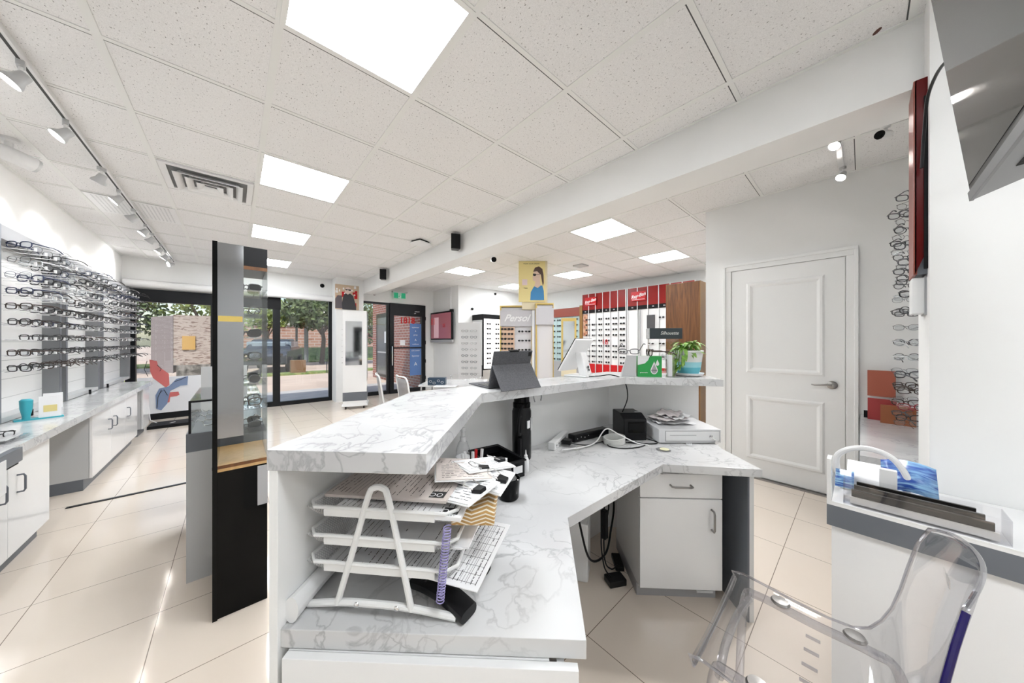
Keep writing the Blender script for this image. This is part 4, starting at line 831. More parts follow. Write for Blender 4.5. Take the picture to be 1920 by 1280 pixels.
bx((-1.05,4.186,0),(-.1,4.214,.012)); tag(bx((-1.0,4.186,-.0),(-.10,4.214,.006)).build('floor_strip', ALU), 'dark metal strip across the floor from the left cabinets', 'floor strip')
# ---------------------------------------------------------------- tall black display case
t = thing('display_case', 'tall narrow black display case with mirror front and glass shelves', 'display case', (-.079,2.04,0))
w_, d_ = .205, .38
b = MB(); b.box((0,0,0),(w_,d_,.70)); b.build('case_base', BLKG, t, bevel=.002)
bx((0,-.002,.70),(w_,d_,.728)).build('base_board', WOODL, t); bx((-.001,-.004,.715),(w_,-.002,.73)).build('wood_trim', WOOD, t)
bx((0,-.008,0),(.018,d_,1.80)).build('corner_post', BLKG, t, bevel=.001)
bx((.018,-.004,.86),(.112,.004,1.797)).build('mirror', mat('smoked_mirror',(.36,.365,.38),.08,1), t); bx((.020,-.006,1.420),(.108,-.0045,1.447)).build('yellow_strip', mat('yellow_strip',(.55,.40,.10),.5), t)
bx((.018,0,1.70),(w_,d_,1.797)).build('case_header', BLACK, t); bx((.112,-.004,1.683),(w_,.0,1.70)).build('wood_trim', WOOD, t)
bx((.112,-.003,.73),(w_,.001,1.683)).build('glass_front', GLASS, t); bx((w_-.003,.001,.73),(w_,d_,1.70)).build('glass_side', GLASS, t)
for k in range(7):
    bx((.02,.01,.86+k*.12),(w_-.004,d_-.01,.865+k*.12)).build('glass_shelf', GLASS, t)
bx((.165,-.02,.50),(w_+.0,-.009,.695)).build('grey_pocket', MGREY, t)
for k in range(7):
    for j in range(2):
        glasses(['rect','cat','round'][k%3], ['black','tort','gun','black'][(k+j)%4], (.045,2.12+j*.15,.87+k*.12+.018), 10, '%s glasses on the %s shelf of the black case, %s row' % (WORDS[['black','tort','gun','black'][(k+j)%4]], ORF[k] if k else 'lowest', ['front','back'][j]), 'glasses in the tall black case', dark=(k%2==0), simple=True)
t = thing('showcase', 'low grey and white showcase with glass top behind the black case', 'display case', (-.198,2.455,0))
bx((0,0,0),(.33,.75,.715)).build('showcase_body', LGREY, t); bx((-.001,-.001,.715),(.331,.751,.815)).build('grey_band', GREY, t)
b = MB(); b.box((.012,.01,.815),(.016,.74,.985)).box((.016,.01,.815),(.32,.014,.985)).box((.316,.014,.815),(.32,.74,.985)).box((.01,.01,.985),(.322,.74,.991)); b.build('glass_box', GLASS, t)
b = MB(); b.box((.008,.006,.815),(.018,.016,.985)).box((.008,.006,.985),(.20,.016,.995)).box((.12,.20,.815),(.135,.215,.95)); b.build('black_edge', BLKM, t)
for j in range(3): glasses('rect', 'silver', (-.08,2.62+j*.18,.84), 15, 'silver glasses in the low glass showcase, %s' % ['nearest','middle','farthest'][j], 'glasses in the low showcase', simple=True)
t = thing('price_board', 'pale tilted acrylic board standing behind the low showcase', 'sign stand', (-.17,3.5,0)); bx((-.03,0,0),(.25,.03,1.12)).build('board', LGREY, t)
# ---------------------------------------------------------------- mirror tower in front of the column
t = thing('mirror_tower', 'white wheeled display tower with tall mirror by the shop window', 'display tower', (1.565,6.69,0), math.radians(-19))
bx((0,0,.07),(.42,.44,1.93)).build('tower_body', GLOSSW, t, bevel=.003); bx((-.003,-.003,.16),(.423,.443,.33)).build('grey_band', GREY, t)
bx((-.02,-.02,.055),(.44,.46,.085)).build('tower_base', WPLAS, t, bevel=.004)
mr_ = bx((.045,-.006,.86),(.335,-.001,1.72)).build('mirror', MIRROR, t)
b = MB(); b.box((.033,-.009,.848),(.045,0,1.732)).box((.335,-.009,.848),(.347,0,1.732)).box((.045,-.009,.848),(.335,0,.86)).box((.045,-.009,1.72),(.335,0,1.732)); b.build('mirror_frame', WPLAS, t)
for x in (.05,.37):
    for y in (.02,.42): b = MB(); b.lathe([(.024,-.012),(.026,-.008),(.026,.008),(.024,.012)], M=T(x,y,.027)@R('Y',90), n=14); b.build('caster', BLKM, t, smooth=True)
ra = MB()
for k in range(7): ra.box((-.03,.06,.9+k*.11),(-.001,.38,.905+k*.11))
ra.build('side_shelf', ACRY, t)
# poster on the column: plain figure in dark jacket
t = thing('column_poster', 'square poster of a person in dark jacket and sunglasses on the column', 'poster', (1.62,7.575,2.03))
bx((0,-.012,0),(.48,0,.54)).build('poster_board', mat('poster_tan',(.55,.42,.30),.6), t)
rgp = random.Random(4); pm = MB()
for k in range(12):
    x, z = rgp.uniform(.0,.42), rgp.uniform(.02,.42); pm.box((x,-.0135,z),(x+rgp.uniform(.03,.07),-.012,z+rgp.uniform(.03,.13)))
pm.build('red_shapes', REDB, t)
pm = MB()
for k in range(9):
    x, z = rgp.uniform(.0,.42), rgp.uniform(.3,.48); pm.box((x,-.014,z),(x+rgp.uniform(.02,.05),-.012,z+rgp.uniform(.02,.06)))
pm.build('white_shapes', PAPER, t)
plate([(.14,0),(.13,.12),(.16,.30),(.21,.36),(.29,.36),(.36,.31),(.42,.06),(.42,0)], -.016, -.012).build('jacket', mat('dark_jacket',(.05,.05,.055),.7), t)
plate([(0,.02),(0,.22),(.05,.30),(.13,.3),(.14,.02)], -.0155, -.012).build('grey_coat', mat('grey_coat',(.13,.11,.12),.7), t)
plate([(.20,.36),(.19,.42),(.21,.48),(.26,.50),(.31,.47),(.32,.41),(.29,.36),(.25,.33)], -.0165, -.012).build('face', mat('print_skin',(.72,.58,.52),.6), t)
plate([(.20,.43),(.20,.45),(.25,.445),(.31,.45),(.31,.42),(.27,.42),(.25,.435),(.22,.42)], -.018, -.0165).build('sunglasses_print', INK, t)
# ---------------------------------------------------------------- wall television by the entrance
t = thing('television', 'flat wall television showing red and white screen by the entrance', 'television', (4.05,7.32,1.30), math.radians(0))
bx((-.03,-.56,.07),(.02,.56,.80)).build('screen_bezel', BLACK, t, bevel=.006); bx((-.035,-.56,.0),(.02,.56,.07)).build('speaker_bar', MGREY, t, bevel=.004)
sc_ = bx((-.034,-.52,.10),(-.030,.52,.76)).build('screen', mat('screen_picture',(.26,.09,.11),.15, emit=.12), t)
bx((-.036,.1,.12),(-.034,.36,.66)).build('screen_picture_panel', mat('screen_pink',(.45,.28,.30),.2, emit=.2), sc_)
text('81', .26, REDB, sc_, face((-.0365,.40,.55),(0,-1,0)), name='screen_lettering_and_reflection'); text('ss', .2, REDB, sc_, face((-.0365,-.18,.45),(0,-1,0)), name='screen_lettering_and_reflection')  # the digits are the door number's reflection, painted onto the screen
b = MB(); b.box((.02,-.2,.3),(.08,.2,.5)); b.box((.03,-.45,.76),(.09,-.35,.84)); b.build('wall_bracket', BLKM, t)
cd = MB(); cd.tube([(4.135,7.0,2.1),(4.135,7.0,H)], .012, 6); tag(cd.build('conduit', WPLAS), 'thin white pipe on the wall above the wall television', 'pipe')
# ---------------------------------------------------------------- waiting desk and chairs near the entrance
t = thing('side_desk', 'white fitting desk with thin grey top near the far chairs', 'desk', (2.35,4.05,0), math.radians(-42))
bx((-.35,-.30,.70),(.55,.35,.725)).build('desk_top', GLOSSW, t, bevel=.002)
for x in (-.33,.51):
    for y in (-.28,.31): bx((x,y,0),(x+.02,y+.02,.70)).build('leg', CHROME, t)
t = thing('product_box', 'small dark blue box with white sketches on the fitting desk', 'box', (2.10,3.92,.725), math.radians(-42)); bx((-.12,-.05,0),(.12,.05,.10)).build('box_body', mat('dark_blue_box',(.03,.06,.10),.4), t, bevel=.002)
b = MB()
for x, z in ((-.08,.05),(-.03,.03),(.03,.06),(.08,.04)): b.tube([(x+.018*math.cos(a_),-.051,z+.014*math.sin(a_)) for a_ in [2*PI*k/10 for k in range(10)]], .002, 4, closed=True)
b.build('print', PAPER, t)
sheet('paper', 'sheets of paper lying on the fitting desk before the dark box', (2.12,3.72,.727), -42, .3, .2, n=8)
def office_chair(loc, rz, label, m, frame_m, seat_m):
    t = thing('side_chair', label, 'chair', loc, rz, 'chairs at the fitting desk')
    rows = []
    for i in range(7):
        z = .46+.40*i/6; rows.append([(-.21+.42*j/8, -.21-.05*i/6-.03*math.cos((j/8-.5)*PI), z) for j in range(9)])
    b = MB(); b.grid(rows); b.build('backrest', m, t, smooth=True, solid=.006)
    b = MB(); b.tube(spline([(-.215,-.20,.44),(-.225,-.24,.7),(-.20,-.27,.87),(0,-.30,.885),(.20,-.27,.87),(.225,-.24,.7),(.215,-.20,.44)]), .010, 8); b.build('back_frame', frame_m, t, smooth=True)
    b = MB(); b.box((-.22,-.2,.43),(.22,.22,.46)); b.build('seat', seat_m, t, bevel=.012)
    for x in (-.19,.19):
        for y in (-.18,.19): k = MB(); k.tube([(x,y,.43),(x*1.1,y*1.15,0)], .012, 8); k.build('leg', frame_m, t, smooth=True)
NET = glassmat('pale_net', (.78,.78,.8), .3, .5, .4)
office_chair((1.70,4.25,0), math.radians(-105), 'white framed chair with grey net back, left of the fitting desk chairs', NET, WPLAS, BLKM)
office_chair((1.84,3.85,0), math.radians(-95), 'white framed chair with pale net back, in the middle by the fitting desk', NET, WPLAS, BLKM)
office_chair((2.22,3.35,0), math.radians(150), 'clear acrylic chair nearest the tablet, at the fitting desk', ACRY, ACRY, ACRY)
# ---------------------------------------------------------------- displays in the right hand room
SG = ['black','black','black','tort']
def board_glasses(origin, right, cols, rows, dx, dz, z0, label, group, rz, dark=True, cols_=SG, skip=0, seed=1, sc=1.0, out=.03, style=None):
    r = random.Random(seed); rt = Vector(right).normalized()
    for j in range(rows):
        for i in range(cols):
            if r.random() < skip: continue
            p = Vector(origin)+rt*(dx*(i+.5)); n = Vector((rt.y,-rt.x,0))
            p += n*out; p.z = z0-dz*j; co = r.choice(cols_); st_ = style or r.choice(['rect','cat','round'])
            glasses(st_, co, tuple(p), rz, '%s %s, %s row, %s from left, %s' % (WORDS[co], 'sunglasses' if dark else 'glasses', ORD[j], ORF[i], label), group, dark=dark, simple=True, scale=sc)
# red headed boards on the far right wall (x = 6.5, facing -X); right direction as seen = -Y
def red_board(yl, yr, label, n=6):
    t = thing('eyewear_board', label, 'display board', (6.84, yl, .30), math.radians(-90)); w = yl-yr   # local x runs to the right as seen, local -y faces the room
    bx((0,-.30,0),(w,0,2.20)).build('board_body', WPLAS, t)
    hd = bx((.01,-.32,1.80),(w-.01,-.30,2.19)).build('header', RED, t); bx((.01,-.325,1.72),(w-.01,-.30,1.80)).build('name_strip', BLKM, t)
    bx((.01,-.315,.26),(w-.01,-.30,.48)).build('bottom_band', REDB, t)
    for k in range(n+1): bx((w*k/n-.006,-.335,.0),(w*k/n+.006,-.30,2.195)).build('divider', WPLAS, t)
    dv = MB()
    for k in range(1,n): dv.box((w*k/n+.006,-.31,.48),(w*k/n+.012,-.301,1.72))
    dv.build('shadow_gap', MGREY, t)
    lg = bx((.10,-.355,1.90),(.42,-.335,2.10)).build('logo_plate', REDB, t)
    text('Ray-Ban', .10, PAPER, lg, face((.26,-.3565,2.01),(1,.0,0),(0,0,1))@R('Z',12), shear=.35, bold=.002)
    bx((.12,-.3575,1.925),(.40,-.355,1.933)).build('underline', PAPER, lg)
    for k in range(n):
        if k % 2 == 0 or k == 3: text('RB', .035, PAPER, t, face((w*(k+.5)/n,-.3265,1.76),(1,0,0)))
    return t
red_board(4.67, 3.50, 'red headed eyewear board with six columns, nearer the yellow poster')
red_board(3.46, 2.10, 'red headed eyewear board partly hidden behind the oak cabinet')
rb = 'left red headed board'
board_glasses((6.54,4.60,0), (0,-1,0), 6, 9, .185, .128, 1.86, rb, 'sunglasses on the red headed boards', -90, skip=.12, seed=2)
board_glasses((6.54,3.05,0), (0,-1,0), 4, 8, .22, .135, 1.82, 'right red headed board', 'sunglasses on the red headed boards', -90, skip=.45, seed=5, cols_=['silver','gun','clear'])
bp = bx((6.52,4.52,1.46),(6.535,4.64,2.0)); tag(bp.build('photo_strip', noisemat('orange_photo',(.30,.10,.05),(.6,.35,.22),14,.5)), 'narrow orange photo strip on the left edge of left red board', 'photo strip')
tag(bx((6.50,2.86,1.60),(6.53,3.02,1.88)).build('grey_plaque', mat('plaque_grey',(.07,.07,.075),.5)), 'dark grey square plaque on the right red headed board', 'plaque')
vs = MB(); vs.box((6.5,3.16,.9),(6.52,3.175,2.0)); tag(vs.build('lettering_strip', MGREY), 'thin vertical grey print strip on the right red headed board', 'strip')
text('18', .17, REDB, None, face((6.50,4.02,1.31),(0,-1,0)), name='window_numeral'); o = bpy.data.objects['window_numeral']; tag(o, 'red numerals 18 on the left red headed board', 'lettering')
# teal board under a red brown header
t = thing('eyewear_board', 'teal glass eyewear board under a red brown header with oak side', 'display board', (6.84,5.80,.30), math.radians(-90)); w = 1.06
bx((0,-.26,0),(w,0,1.90)).build('board_body', mat('pale_teal_board',(.42,.56,.57),.3), t); bx((0,-.30,1.68),(w,-.26,1.90)).build('header', mat('red_brown',(.25,.05,.03),.35), t); bx((w,-.34,0),(w+.08,0,1.93)).build('side_post', GWOOD, t); bx((0,-.30,.0),(w,-.26,.5)).build('lower_panel', MGREY, t)
b = MB()
for k in range(1,4): b.box((w*k/4-.003,-.265,.5),(w*k/4+.003,-.26,1.68))
b.build('panel_joint', MGREY, t)
board_glasses((6.58,5.20,0), (0,-1,0), 2, 8, .20, .15, 1.90, 'teal board under the red brown header', 'sunglasses on the teal board', -90, seed=9)
board_glasses((6.58,5.75,0), (0,-1,0), 2, 8, .20, .15, 1.90, 'left half of the teal board', 'sunglasses on the teal board', -90, seed=19)
# black framed white board against the far wall
t = thing('eyewear_board', 'white backlit eyewear board in a black frame on the far wall', 'display board', (4.55,6.64,.62)); w = .62
bx((0,-.44,.0),(w,0,1.38)).build('board_body', LGREY, t); bx((.03,-.455,.03),(w-.02,-.44,1.27)).build('lit_panel', mat('lit_panel',(.9,.9,.88),.4, emit=.35), t)
f = MB(); f.box((-.002,-.46,0),(.03,-.43,1.38)).box((w-.02,-.46,0),(w,-.44,1.38)).box((.03,-.46,1.27),(w-.02,-.44,1.38)).box((.03,-.46,0),(w-.02,-.44,.03)).box((-.004,-.46,1.24),(0,0,1.38)).box((-.004,-.46,-.16),(0,-.2,.12)); f.build('black_frame', BLKM, t)
text('CARRERA', .05, INK, t, face((.31,-.457,1.215),(1,0,0)))
board_glasses((4.58,6.185,0), (1,0,0), 2, 9, .27, .122, 1.76, 'black framed white board', 'sunglasses on the black framed board', 0, seed=3)
# pale stand
t = thing('eyewear_stand', 'plain pale floor stand holding rows of clear glasses', 'display stand', (3.28,4.88,0), math.radians(-50)); bx((-.22,0,0),(.22,.06,1.68)).build('stand_panel', mat('stand_panel_grey',(.66,.66,.665),.3), t, bevel=.004); bx((-.25,-.1,0),(.25,.16,.03)).build('stand_foot', WPLAS, t)
rt = Vector((math.cos(math.radians(-50)), math.sin(math.radians(-50)), 0))
board_glasses(tuple(Vector((3.28,4.88,0))-rt*.17), tuple(rt), 2, 10, .17, .115, 1.52, 'pale floor stand', 'glasses on the pale floor stand', -50, dark=False, cols_=['silver','gun','gun'], seed=6, sc=.95)
# gold framed twin towers with script sign and yellow poster
def gtower(x, y, rz, w, dd, top, label, sign, gw=.035):
    t = thing('eyewear_tower', label, 'display tower', (x,y,0), math.radians(rz))
    bx((0,0,.3),(w,dd,top-.01)).build('tower_back', mat('tower_pale',(.72,.71,.74),.35), t); bx((-.02,-.02,0),(w+.02,dd+.02,.3)).build('tower_base', WPLAS, t)
    f = MB(); f.box((-.008,-.03,.3),(gw*.5,.0,top)).box((w-gw*.3,-.03,.3),(w,.0,top)).box((-.01,-.03,top),(w,dd,top+.025)); f.build('gold_frame', GOLD, t)
    s_ = bx((0,-.045,top-.34),(w,-.03,top-.06)).build('sign_panel', mat('sign_lilac_grey',(.56,.55,.58),.4), t)
    if sign: text(sign, .17, PAPER, s_, face((w/2,-.047,top-.20),(1,0,0)), shear=.45, bold=.003)
    return t
gtower(3.50,4.24,-42,.56,.4,1.93,'gold edged eyewear tower with white script sign, beside the tablet','Persol')
gtower(3.84,3.70,-42,.30,.4,1.95,'slim gold edged eyewear tower right of the script sign tower','')
rt = Vector((math.cos(math.radians(-42)), math.sin(math.radians(-42)), 0))
board_glasses(tuple(Vector((3.50,4.24,0))+rt*.0), tuple(rt), 2, 9, .12, .085, 1.54, 'gold edged tower with script sign', 'sunglasses on the script sign tower', -42, seed=12, cols_=['black','tort'], sc=.8, out=.05)
board_glasses(tuple(Vector((3.50,4.24,0))+rt*.30), tuple(rt), 2, 5, .12, .16, 1.50, 'right side of the script sign tower', 'sunglasses on the script sign tower', -42, seed=13, cols_=['gun','silver'], sc=.8, out=.05)
bo = bx((.03,-.034,.4),(.25,-.031,1.58)).build('peach_panel', mat('peach_panel',(.72,.5,.36),.5), None, loc=(3.50,4.24,0), rz=math.radians(-42)); tag(bo, 'peach coloured backing sheet on the script sign tower', 'backing sheet')
t = thing('poster_pillar', 'yellow poster of a woman in sunglasses and blue top on a cream pillar', 'poster', (3.69,3.97,1.98), math.radians(-42))
bx((.06,.0,-.10),(.50,.12,.74)).build('pillar_box', CREAM, t); bx((0,-.02,.03),(.46,.0,.735)).build('poster_board', mat('poster_yellow',(.78,.66,.30),.5), t)
plate([(.20,.06),(.21,.20),(.26,.29),(.33,.33),(.41,.31),(.435,.22),(.44,.06)], -.0225, -.02).build('blue_top', mat('print_blue',(.05,.24,.50),.6), t)
plate([(.27,.30),(.29,.38),(.25,.40),(.24,.45),(.25,.52),(.28,.58),(.34,.60),(.38,.52),(.37,.40),(.38,.31),(.33,.27)], -.0235, -.02).build('face', mat('print_skin2',(.70,.52,.42),.6), t)
plate([(.25,.55),(.28,.62),(.35,.645),(.41,.60),(.43,.50),(.435,.36),(.42,.30),(.40,.40),(.385,.50),(.36,.52),(.32,.56)], -.0245, -.02).build('hair', mat('print_hair',(.08,.045,.035),.6), t)
plate([(.245,.49),(.25,.52),(.30,.515),(.30,.485),(.27,.475)], -.026, -.024).build('sunglasses_print', INK, t); plate([(.295,.505),(.37,.515),(.37,.507),(.295,.497)], -.026, -.024).build('sunglasses_print', INK, t)
text('WEAR YOUR DREAM', .03, INK, t, face((.22,-.021,.69),(1,0,0))); bx((.06,-.022,.32),(.15,-.02,.42)).build('pink_label', mat('print_pink',(.75,.6,.62),.6), t); text('Vogue', .025, INK, t, face((.12,-.021,.27),(1,0,0)))
# gold framed mirror stand
t = thing('mirror_stand', 'gold framed tilting mirror display beside the slim tower', 'mirror', (3.93,3.22,0), math.radians(-50))
bx((0,0,.95),(.24,.02,1.70)).build('gold_frame', GOLD, t); m_ = bx((.03,-.004,1.06),(.21,.0,1.65)).build('mirror', mat('mirror_pale',(.72,.76,.78),.08,1), t); text('VERSACE', .03, GOLD, t, face((.12,-.002,1.025),(1,0,0)))
bx((0,0,0),(.24,.2,.95)).build('stand_body', CREAM, t)
# oak cabinet
t = thing('oak_cabinet', 'tall dark oak cabinet rising behind the potted plant', 'cabinet', (4.42,1.37,0)); bx((0,0,0),(.5,.42,2.10)).build('cabinet_carcass', WOOD, t, bevel=.002); bx((-.003,-.006,0),(.5,0.0,2.10)).build('side_edge', GWOOD, t)
# decorative glasses standing on ledge beside the carton
glasses('cat','tort',(1.94,.89,LZ+.150), -140, 'brown cat eye glasses propped above the green carton', None); glasses('rect','gun',(1.87,.985,LZ+.155), 130, 'dark thin glasses propped over the grey brochure stand', None, tilt=25)
glasses('round','clear',(2.145,.87,LZ+.115), -130, 'clear round glasses behind the plant under the dark box', None)
# ---------------------------------------------------------------- right hand side: counter, wall television, rack
SX = 1.63
t = thing('side_counter', 'white side counter with dark grey band behind the clear chair', 'counter', (SX,.086,0))
bx((0.012,-1.6,.06),(.418,-.012,.665)).build('counter_body', GLOSSW, t); bx((.02,-1.6,0),(.4,-.02,.06)).build('plinth', GREY, t)
bx((0,-1.6,.652),(.418,0,DZ-.008)).build('grey_band', GREY, t); bx((.0,-1.6,DZ-.008),(.418,-.012,DZ)).build('counter_top', GLOSSW, t)
bx((0,-.012,DZ-.008),(.06,0,.893)).build('end_lip', WHITE, t); b = MB(); b.box((0,-1.6,DZ),(.008,-.012,DZ+.006)); b.build('top_edge', WHITE, t)
b = MB(); b.box((.010,-.70,.06),(.012,-.697,.65)); b.build('door_gap', MGREY, t)
# ring handled basket with pamphlets, magazine tray
t = thing('carry_basket', 'white plastic basket with arched handle on the side counter', 'basket', (1.88,-.01,DZ))
b = MB(); b.tube(spline([(-.03,.07,.03),(-.03,.08,.11),(-.03,.045,.155),(-.03,-.01,.17),(-.03,-.065,.15),(-.03,-.10,.09),(-.03,-.10,.03)]), .010, 10); b.build('handle', WPLAS, t, smooth=True)
bx((-.06,-.17,0),(.12,.07,.02)).build('basket_base', WPLAS, t, bevel=.004)
LIL = noisemat('blue_leaflet',(.03,.10,.42),(.35,.62,.80),9,.3,.4,.6,4,1.5,(1,6,1)); 
def leaflet(loc, rz, tilt, w, h, label, m, arch=0):
    b = MB(); rows = []
    for i in range(7): rows.append([(-w/2+w*i/6, -h/2, arch*math.sin(PI*i/6)), (-w/2+w*i/6, h/2, arch*math.sin(PI*i/6))])
    b.grid(rows); o = b.build('leaflet', m, loc=loc, rz=rz, solid=.002, smooth=True); o.rotation_euler = (math.radians(tilt[0]), math.radians(tilt[1]), rz); return tag(o, label, 'leaflet', 'leaflets on the side counter')
leaflet((1.875,-.115,DZ+.075), -PI/2, (50,0), .13, .12, 'large blue leaflet with red glow behind the magazine tray', noisemat('blue_red_leaflet',(.02,.08,.40),(.30,.55,.80),7,.3,.4,.62,4,2,(1,5,1)), .03)
leaflet((1.79,.045,DZ+.05), -PI/2, (40,0), .05, .08, 'small blue striped leaflet at the left end of the side counter', LIL)
for k in range(5): leaflet((1.83+.012*k,-.01,DZ+.055+.004*k), -PI/2, (35,0), .10, .09, ['front white leaflet in the basket','second white leaflet in the basket','third white leaflet in the basket','fourth white leaflet in the basket','rear white leaflet in the basket'][k], PAPER)
tag(bx((-.012,-.03,0),(.012,.012,.10)).build('card_divider', WPLAS, loc=(1.79,-.055,DZ+.02), bevel=.002), 'white upright divider between the leaflets on the side counter', 'divider')
t = thing('magazine_tray', 'long clear acrylic tray full of dark magazines on the side counter', 'tray', (1.655,.045,DZ+.001), math.radians(0)); t.scale = (1,.72,1)
b = MB(); b.box((0,-.46,0),(.10,0,.004)).box((0,-.46,.004),(.003,0,.075)).box((.097,-.46,.004),(.10,0,.075)).box((0,-.003,.004),(.1,0,.075)).box((0,-.46,.004),(.1,-.457,.075)); b.build('tray_body', ACRY, t)
MG = noisemat('dark_magazine',(.010,.009,.008),(.16,.12,.10),16,.3,.55,.8,5,1,(2,.5,6))
for k in range(6):
    x = 1.664+k*.0135; o = bx((0,-.30+.006*k,0),(.009,-.004-.003*k,.5*[.044,.09,.06,.11,.08,.12][k])).build('magazine', MG if k % 2 == 1 else mat('magazine_pages',(.62,.60,.58),.6), loc=(x,.032,DZ+.006)); tag(o, '%s magazine in the clear tray, counted from the chair side' % ORF[k], 'magazine', 'magazines in the clear tray')
# television on the wall, tilted, seen edge-on from below
t = thing('television', 'large dark television hanging tilted at the upper right', 'television', (1.60,-.208,1.77))
Mv = R('X',-6.3)
b = MB(); b.box((-1.02,-.035,-.012),(0,.0,.66), Mv); b.build('screen_bezel', BLACK, t, bevel=.002)
b = MB(); b.box((-1.01,.0,.006),(-.012,.0015,.65), Mv); b.build('screen', SCREEN, t)
b = MB(); b.box((-1.02,-.004,-.038),(0,.004,-.012), Mv); b.build('lower_bezel', mat('bezel_grey',(.15,.15,.155),.35), t, bevel=.001)
b = MB(); b.add([Mv@Vector(p) for p in [(-1.0,-.004,-.036),(-.004,-.004,-.036),(-.03,-.11,-.01),(-.98,-.11,-.01),(-1.0,-.035,.30),(-.004,-.035,.30),(-.05,-.11,.25),(-.95,-.11,.25)]], [(0,3,2,1),(1,2,6,5),(2,3,7,6),(3,0,4,7),(4,5,6,7),(0,1,5,4)]); bk = b.build('rear_shell', mat('bezel_grey',(0,0,0)), t)
b = MB()
for k in range(3):
    for j in range(14): b.box((-.20-k*.16-j*.008,-.085,-.030+.0),(-.204-k*.16-j*.008,-.035,-.0295+.004), Mv@R('X',0))
b.build('speaker_slots', INK, bk)
b = MB(); b.tube([(-.45,-.10,.2),(-.45,-.25,.2),(.3,-.30,.25),(.45,-.30,.25)], .02, 8); b.box((.43,-.36,.15),(.45,-.24,.35)); b.build('wall_arm', BLKM, t)
b = MB(); b.tube(spline([(1.60,-.28,2.06),(1.75,-.20,2.25),(1.95,-.17,2.27),(2.045,-.165,2.16),(2.06,-.160,2.02)]), .005, 8); tag(b.build('power_cable', BLACK, smooth=True), 'black cable arching from the television to the red framed board', 'cable')
# red framed board on the end face of the wall
t = thing('framed_board', 'deep red framed board hanging on the wall end beside the television', 'picture frame', (2.10,-.178,1.60))
b = MB(); b.add([(0,0,.10),(0,.032,0),(0,.032,.80),(0,0,.80),(.006,0,.10),(.006,.032,0),(.006,.032,.80),(.006,0,.80)], [(0,1,2,3),(4,7,6,5),(0,4,5,1),(1,5,6,2),(2,6,7,3),(3,7,4,0)]); b.build('frame_side', DRED, t)
b = MB(); b.box((.006,.0,.0),(.19,.026,.80)); b.build('frame_body', GREY, t); b = MB(); b.box((.0,.026,0),(.19,.036,.80)); b.build('frame_front', mat('red_brown',(.2,.05,.03),.3), t, bevel=.002)
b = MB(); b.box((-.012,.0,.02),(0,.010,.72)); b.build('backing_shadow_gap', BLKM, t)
t = thing('thermostat', 'white wall control box under the red framed board', 'thermostat', (2.13,-.178,1.44)); bx((0,0,0),(.11,.038,.15)).build('control_cover', WPLAS, t, bevel=.003); bx((-.004,0,-.006),(.114,.006,.156)).build('back_plate', MGREY, t)
# alcove counter and rack
t = thing('alcove_counter', 'marble topped counter in the alcove beyond the wall end', 'counter', (2.42,-.398,0)); bx((0,0,.70),(1.375,.405,DZ)).build('counter_top', MARBLE, t, bevel=.001); bx((0,.0,0),(1.375,.38,.70)).build('counter_body', MGREY, t); bx((0,.38,.66),(1.375,.407,.70)).build('grey_edge', GREY, t)
t = thing('wall_rack', 'clear eyewear rack on the alcove wall by the door', 'eyewear rack', (2.9,-.398,.85)); bx((0,0,0),(.72,.02,1.40)).build('rack_board', ACRY, t)
for k in range(14):
    b = MB(); z = 1.36-k*.10; b.tube([(.0,.17,z),(.70,.17,z)], .003, 6); b.build('rack_rail', ACRY, t, smooth=True)
ra3 = random.Random(8)
for k in range(15):
    for j in range(3):
        x = 3.46-j*.2; z = 2.20-k*.098
        if k in (8,10) and j == 2: continue
        co = ra3.choice(['black','gun','silver','black','clear','gun'] if k < 12 else ['red','black','tort','gun']); st_ = ra3.choice(['rect','wire','cat','round'])
        glasses(st_, co, (x, -.195+ra3.uniform(-.012,.012), z), 112+ra3.uniform(-12,12), '%s glasses, %s row, %s from the door, alcove rack' % (WORDS[co], ORD[k], ORF[j]), 'glasses on the alcove rack', simple=(k > 20), tilt=ra3.uniform(-8,8))
for i, (x, z0, hh, w_, mm, lb) in enumerate(((3.72,.90,.20,.14,mat('brick_red_card',(.36,.09,.05),.5),'upper red brown card standing against the alcove wall'),(3.60,.736,.16,.14,mat('striped_red',(.32,.03,.03),.5),'lower red striped card standing on the alcove counter'),(3.50,.736,.13,.16,mat('brown_card',(.30,.09,.03),.5),'brown card lying behind the lowest glasses in the alcove'))):
    o = bx((-.01,-w_/2,0),(.01,w_/2,hh)).build('display_card', mm, loc=(x,-.10 if i < 2 else -.17,z0), rz=math.radians(-8)); tag(o, lb, 'card', 'cards in the alcove')
o = bx((-.008,-.06,0),(.008,.06,.17)).build('card_easel', WPLAS, loc=(3.745,-.10,.736)); tag(o, 'white easel card under the red brown card in the alcove', 'card')
tag(bx((-.02,-.03,0),(.02,.03,.05)).build('eyewear_case', BLKM, loc=(3.68,-.04,.735)), 'small black case at the far end of the alcove counter', 'case')
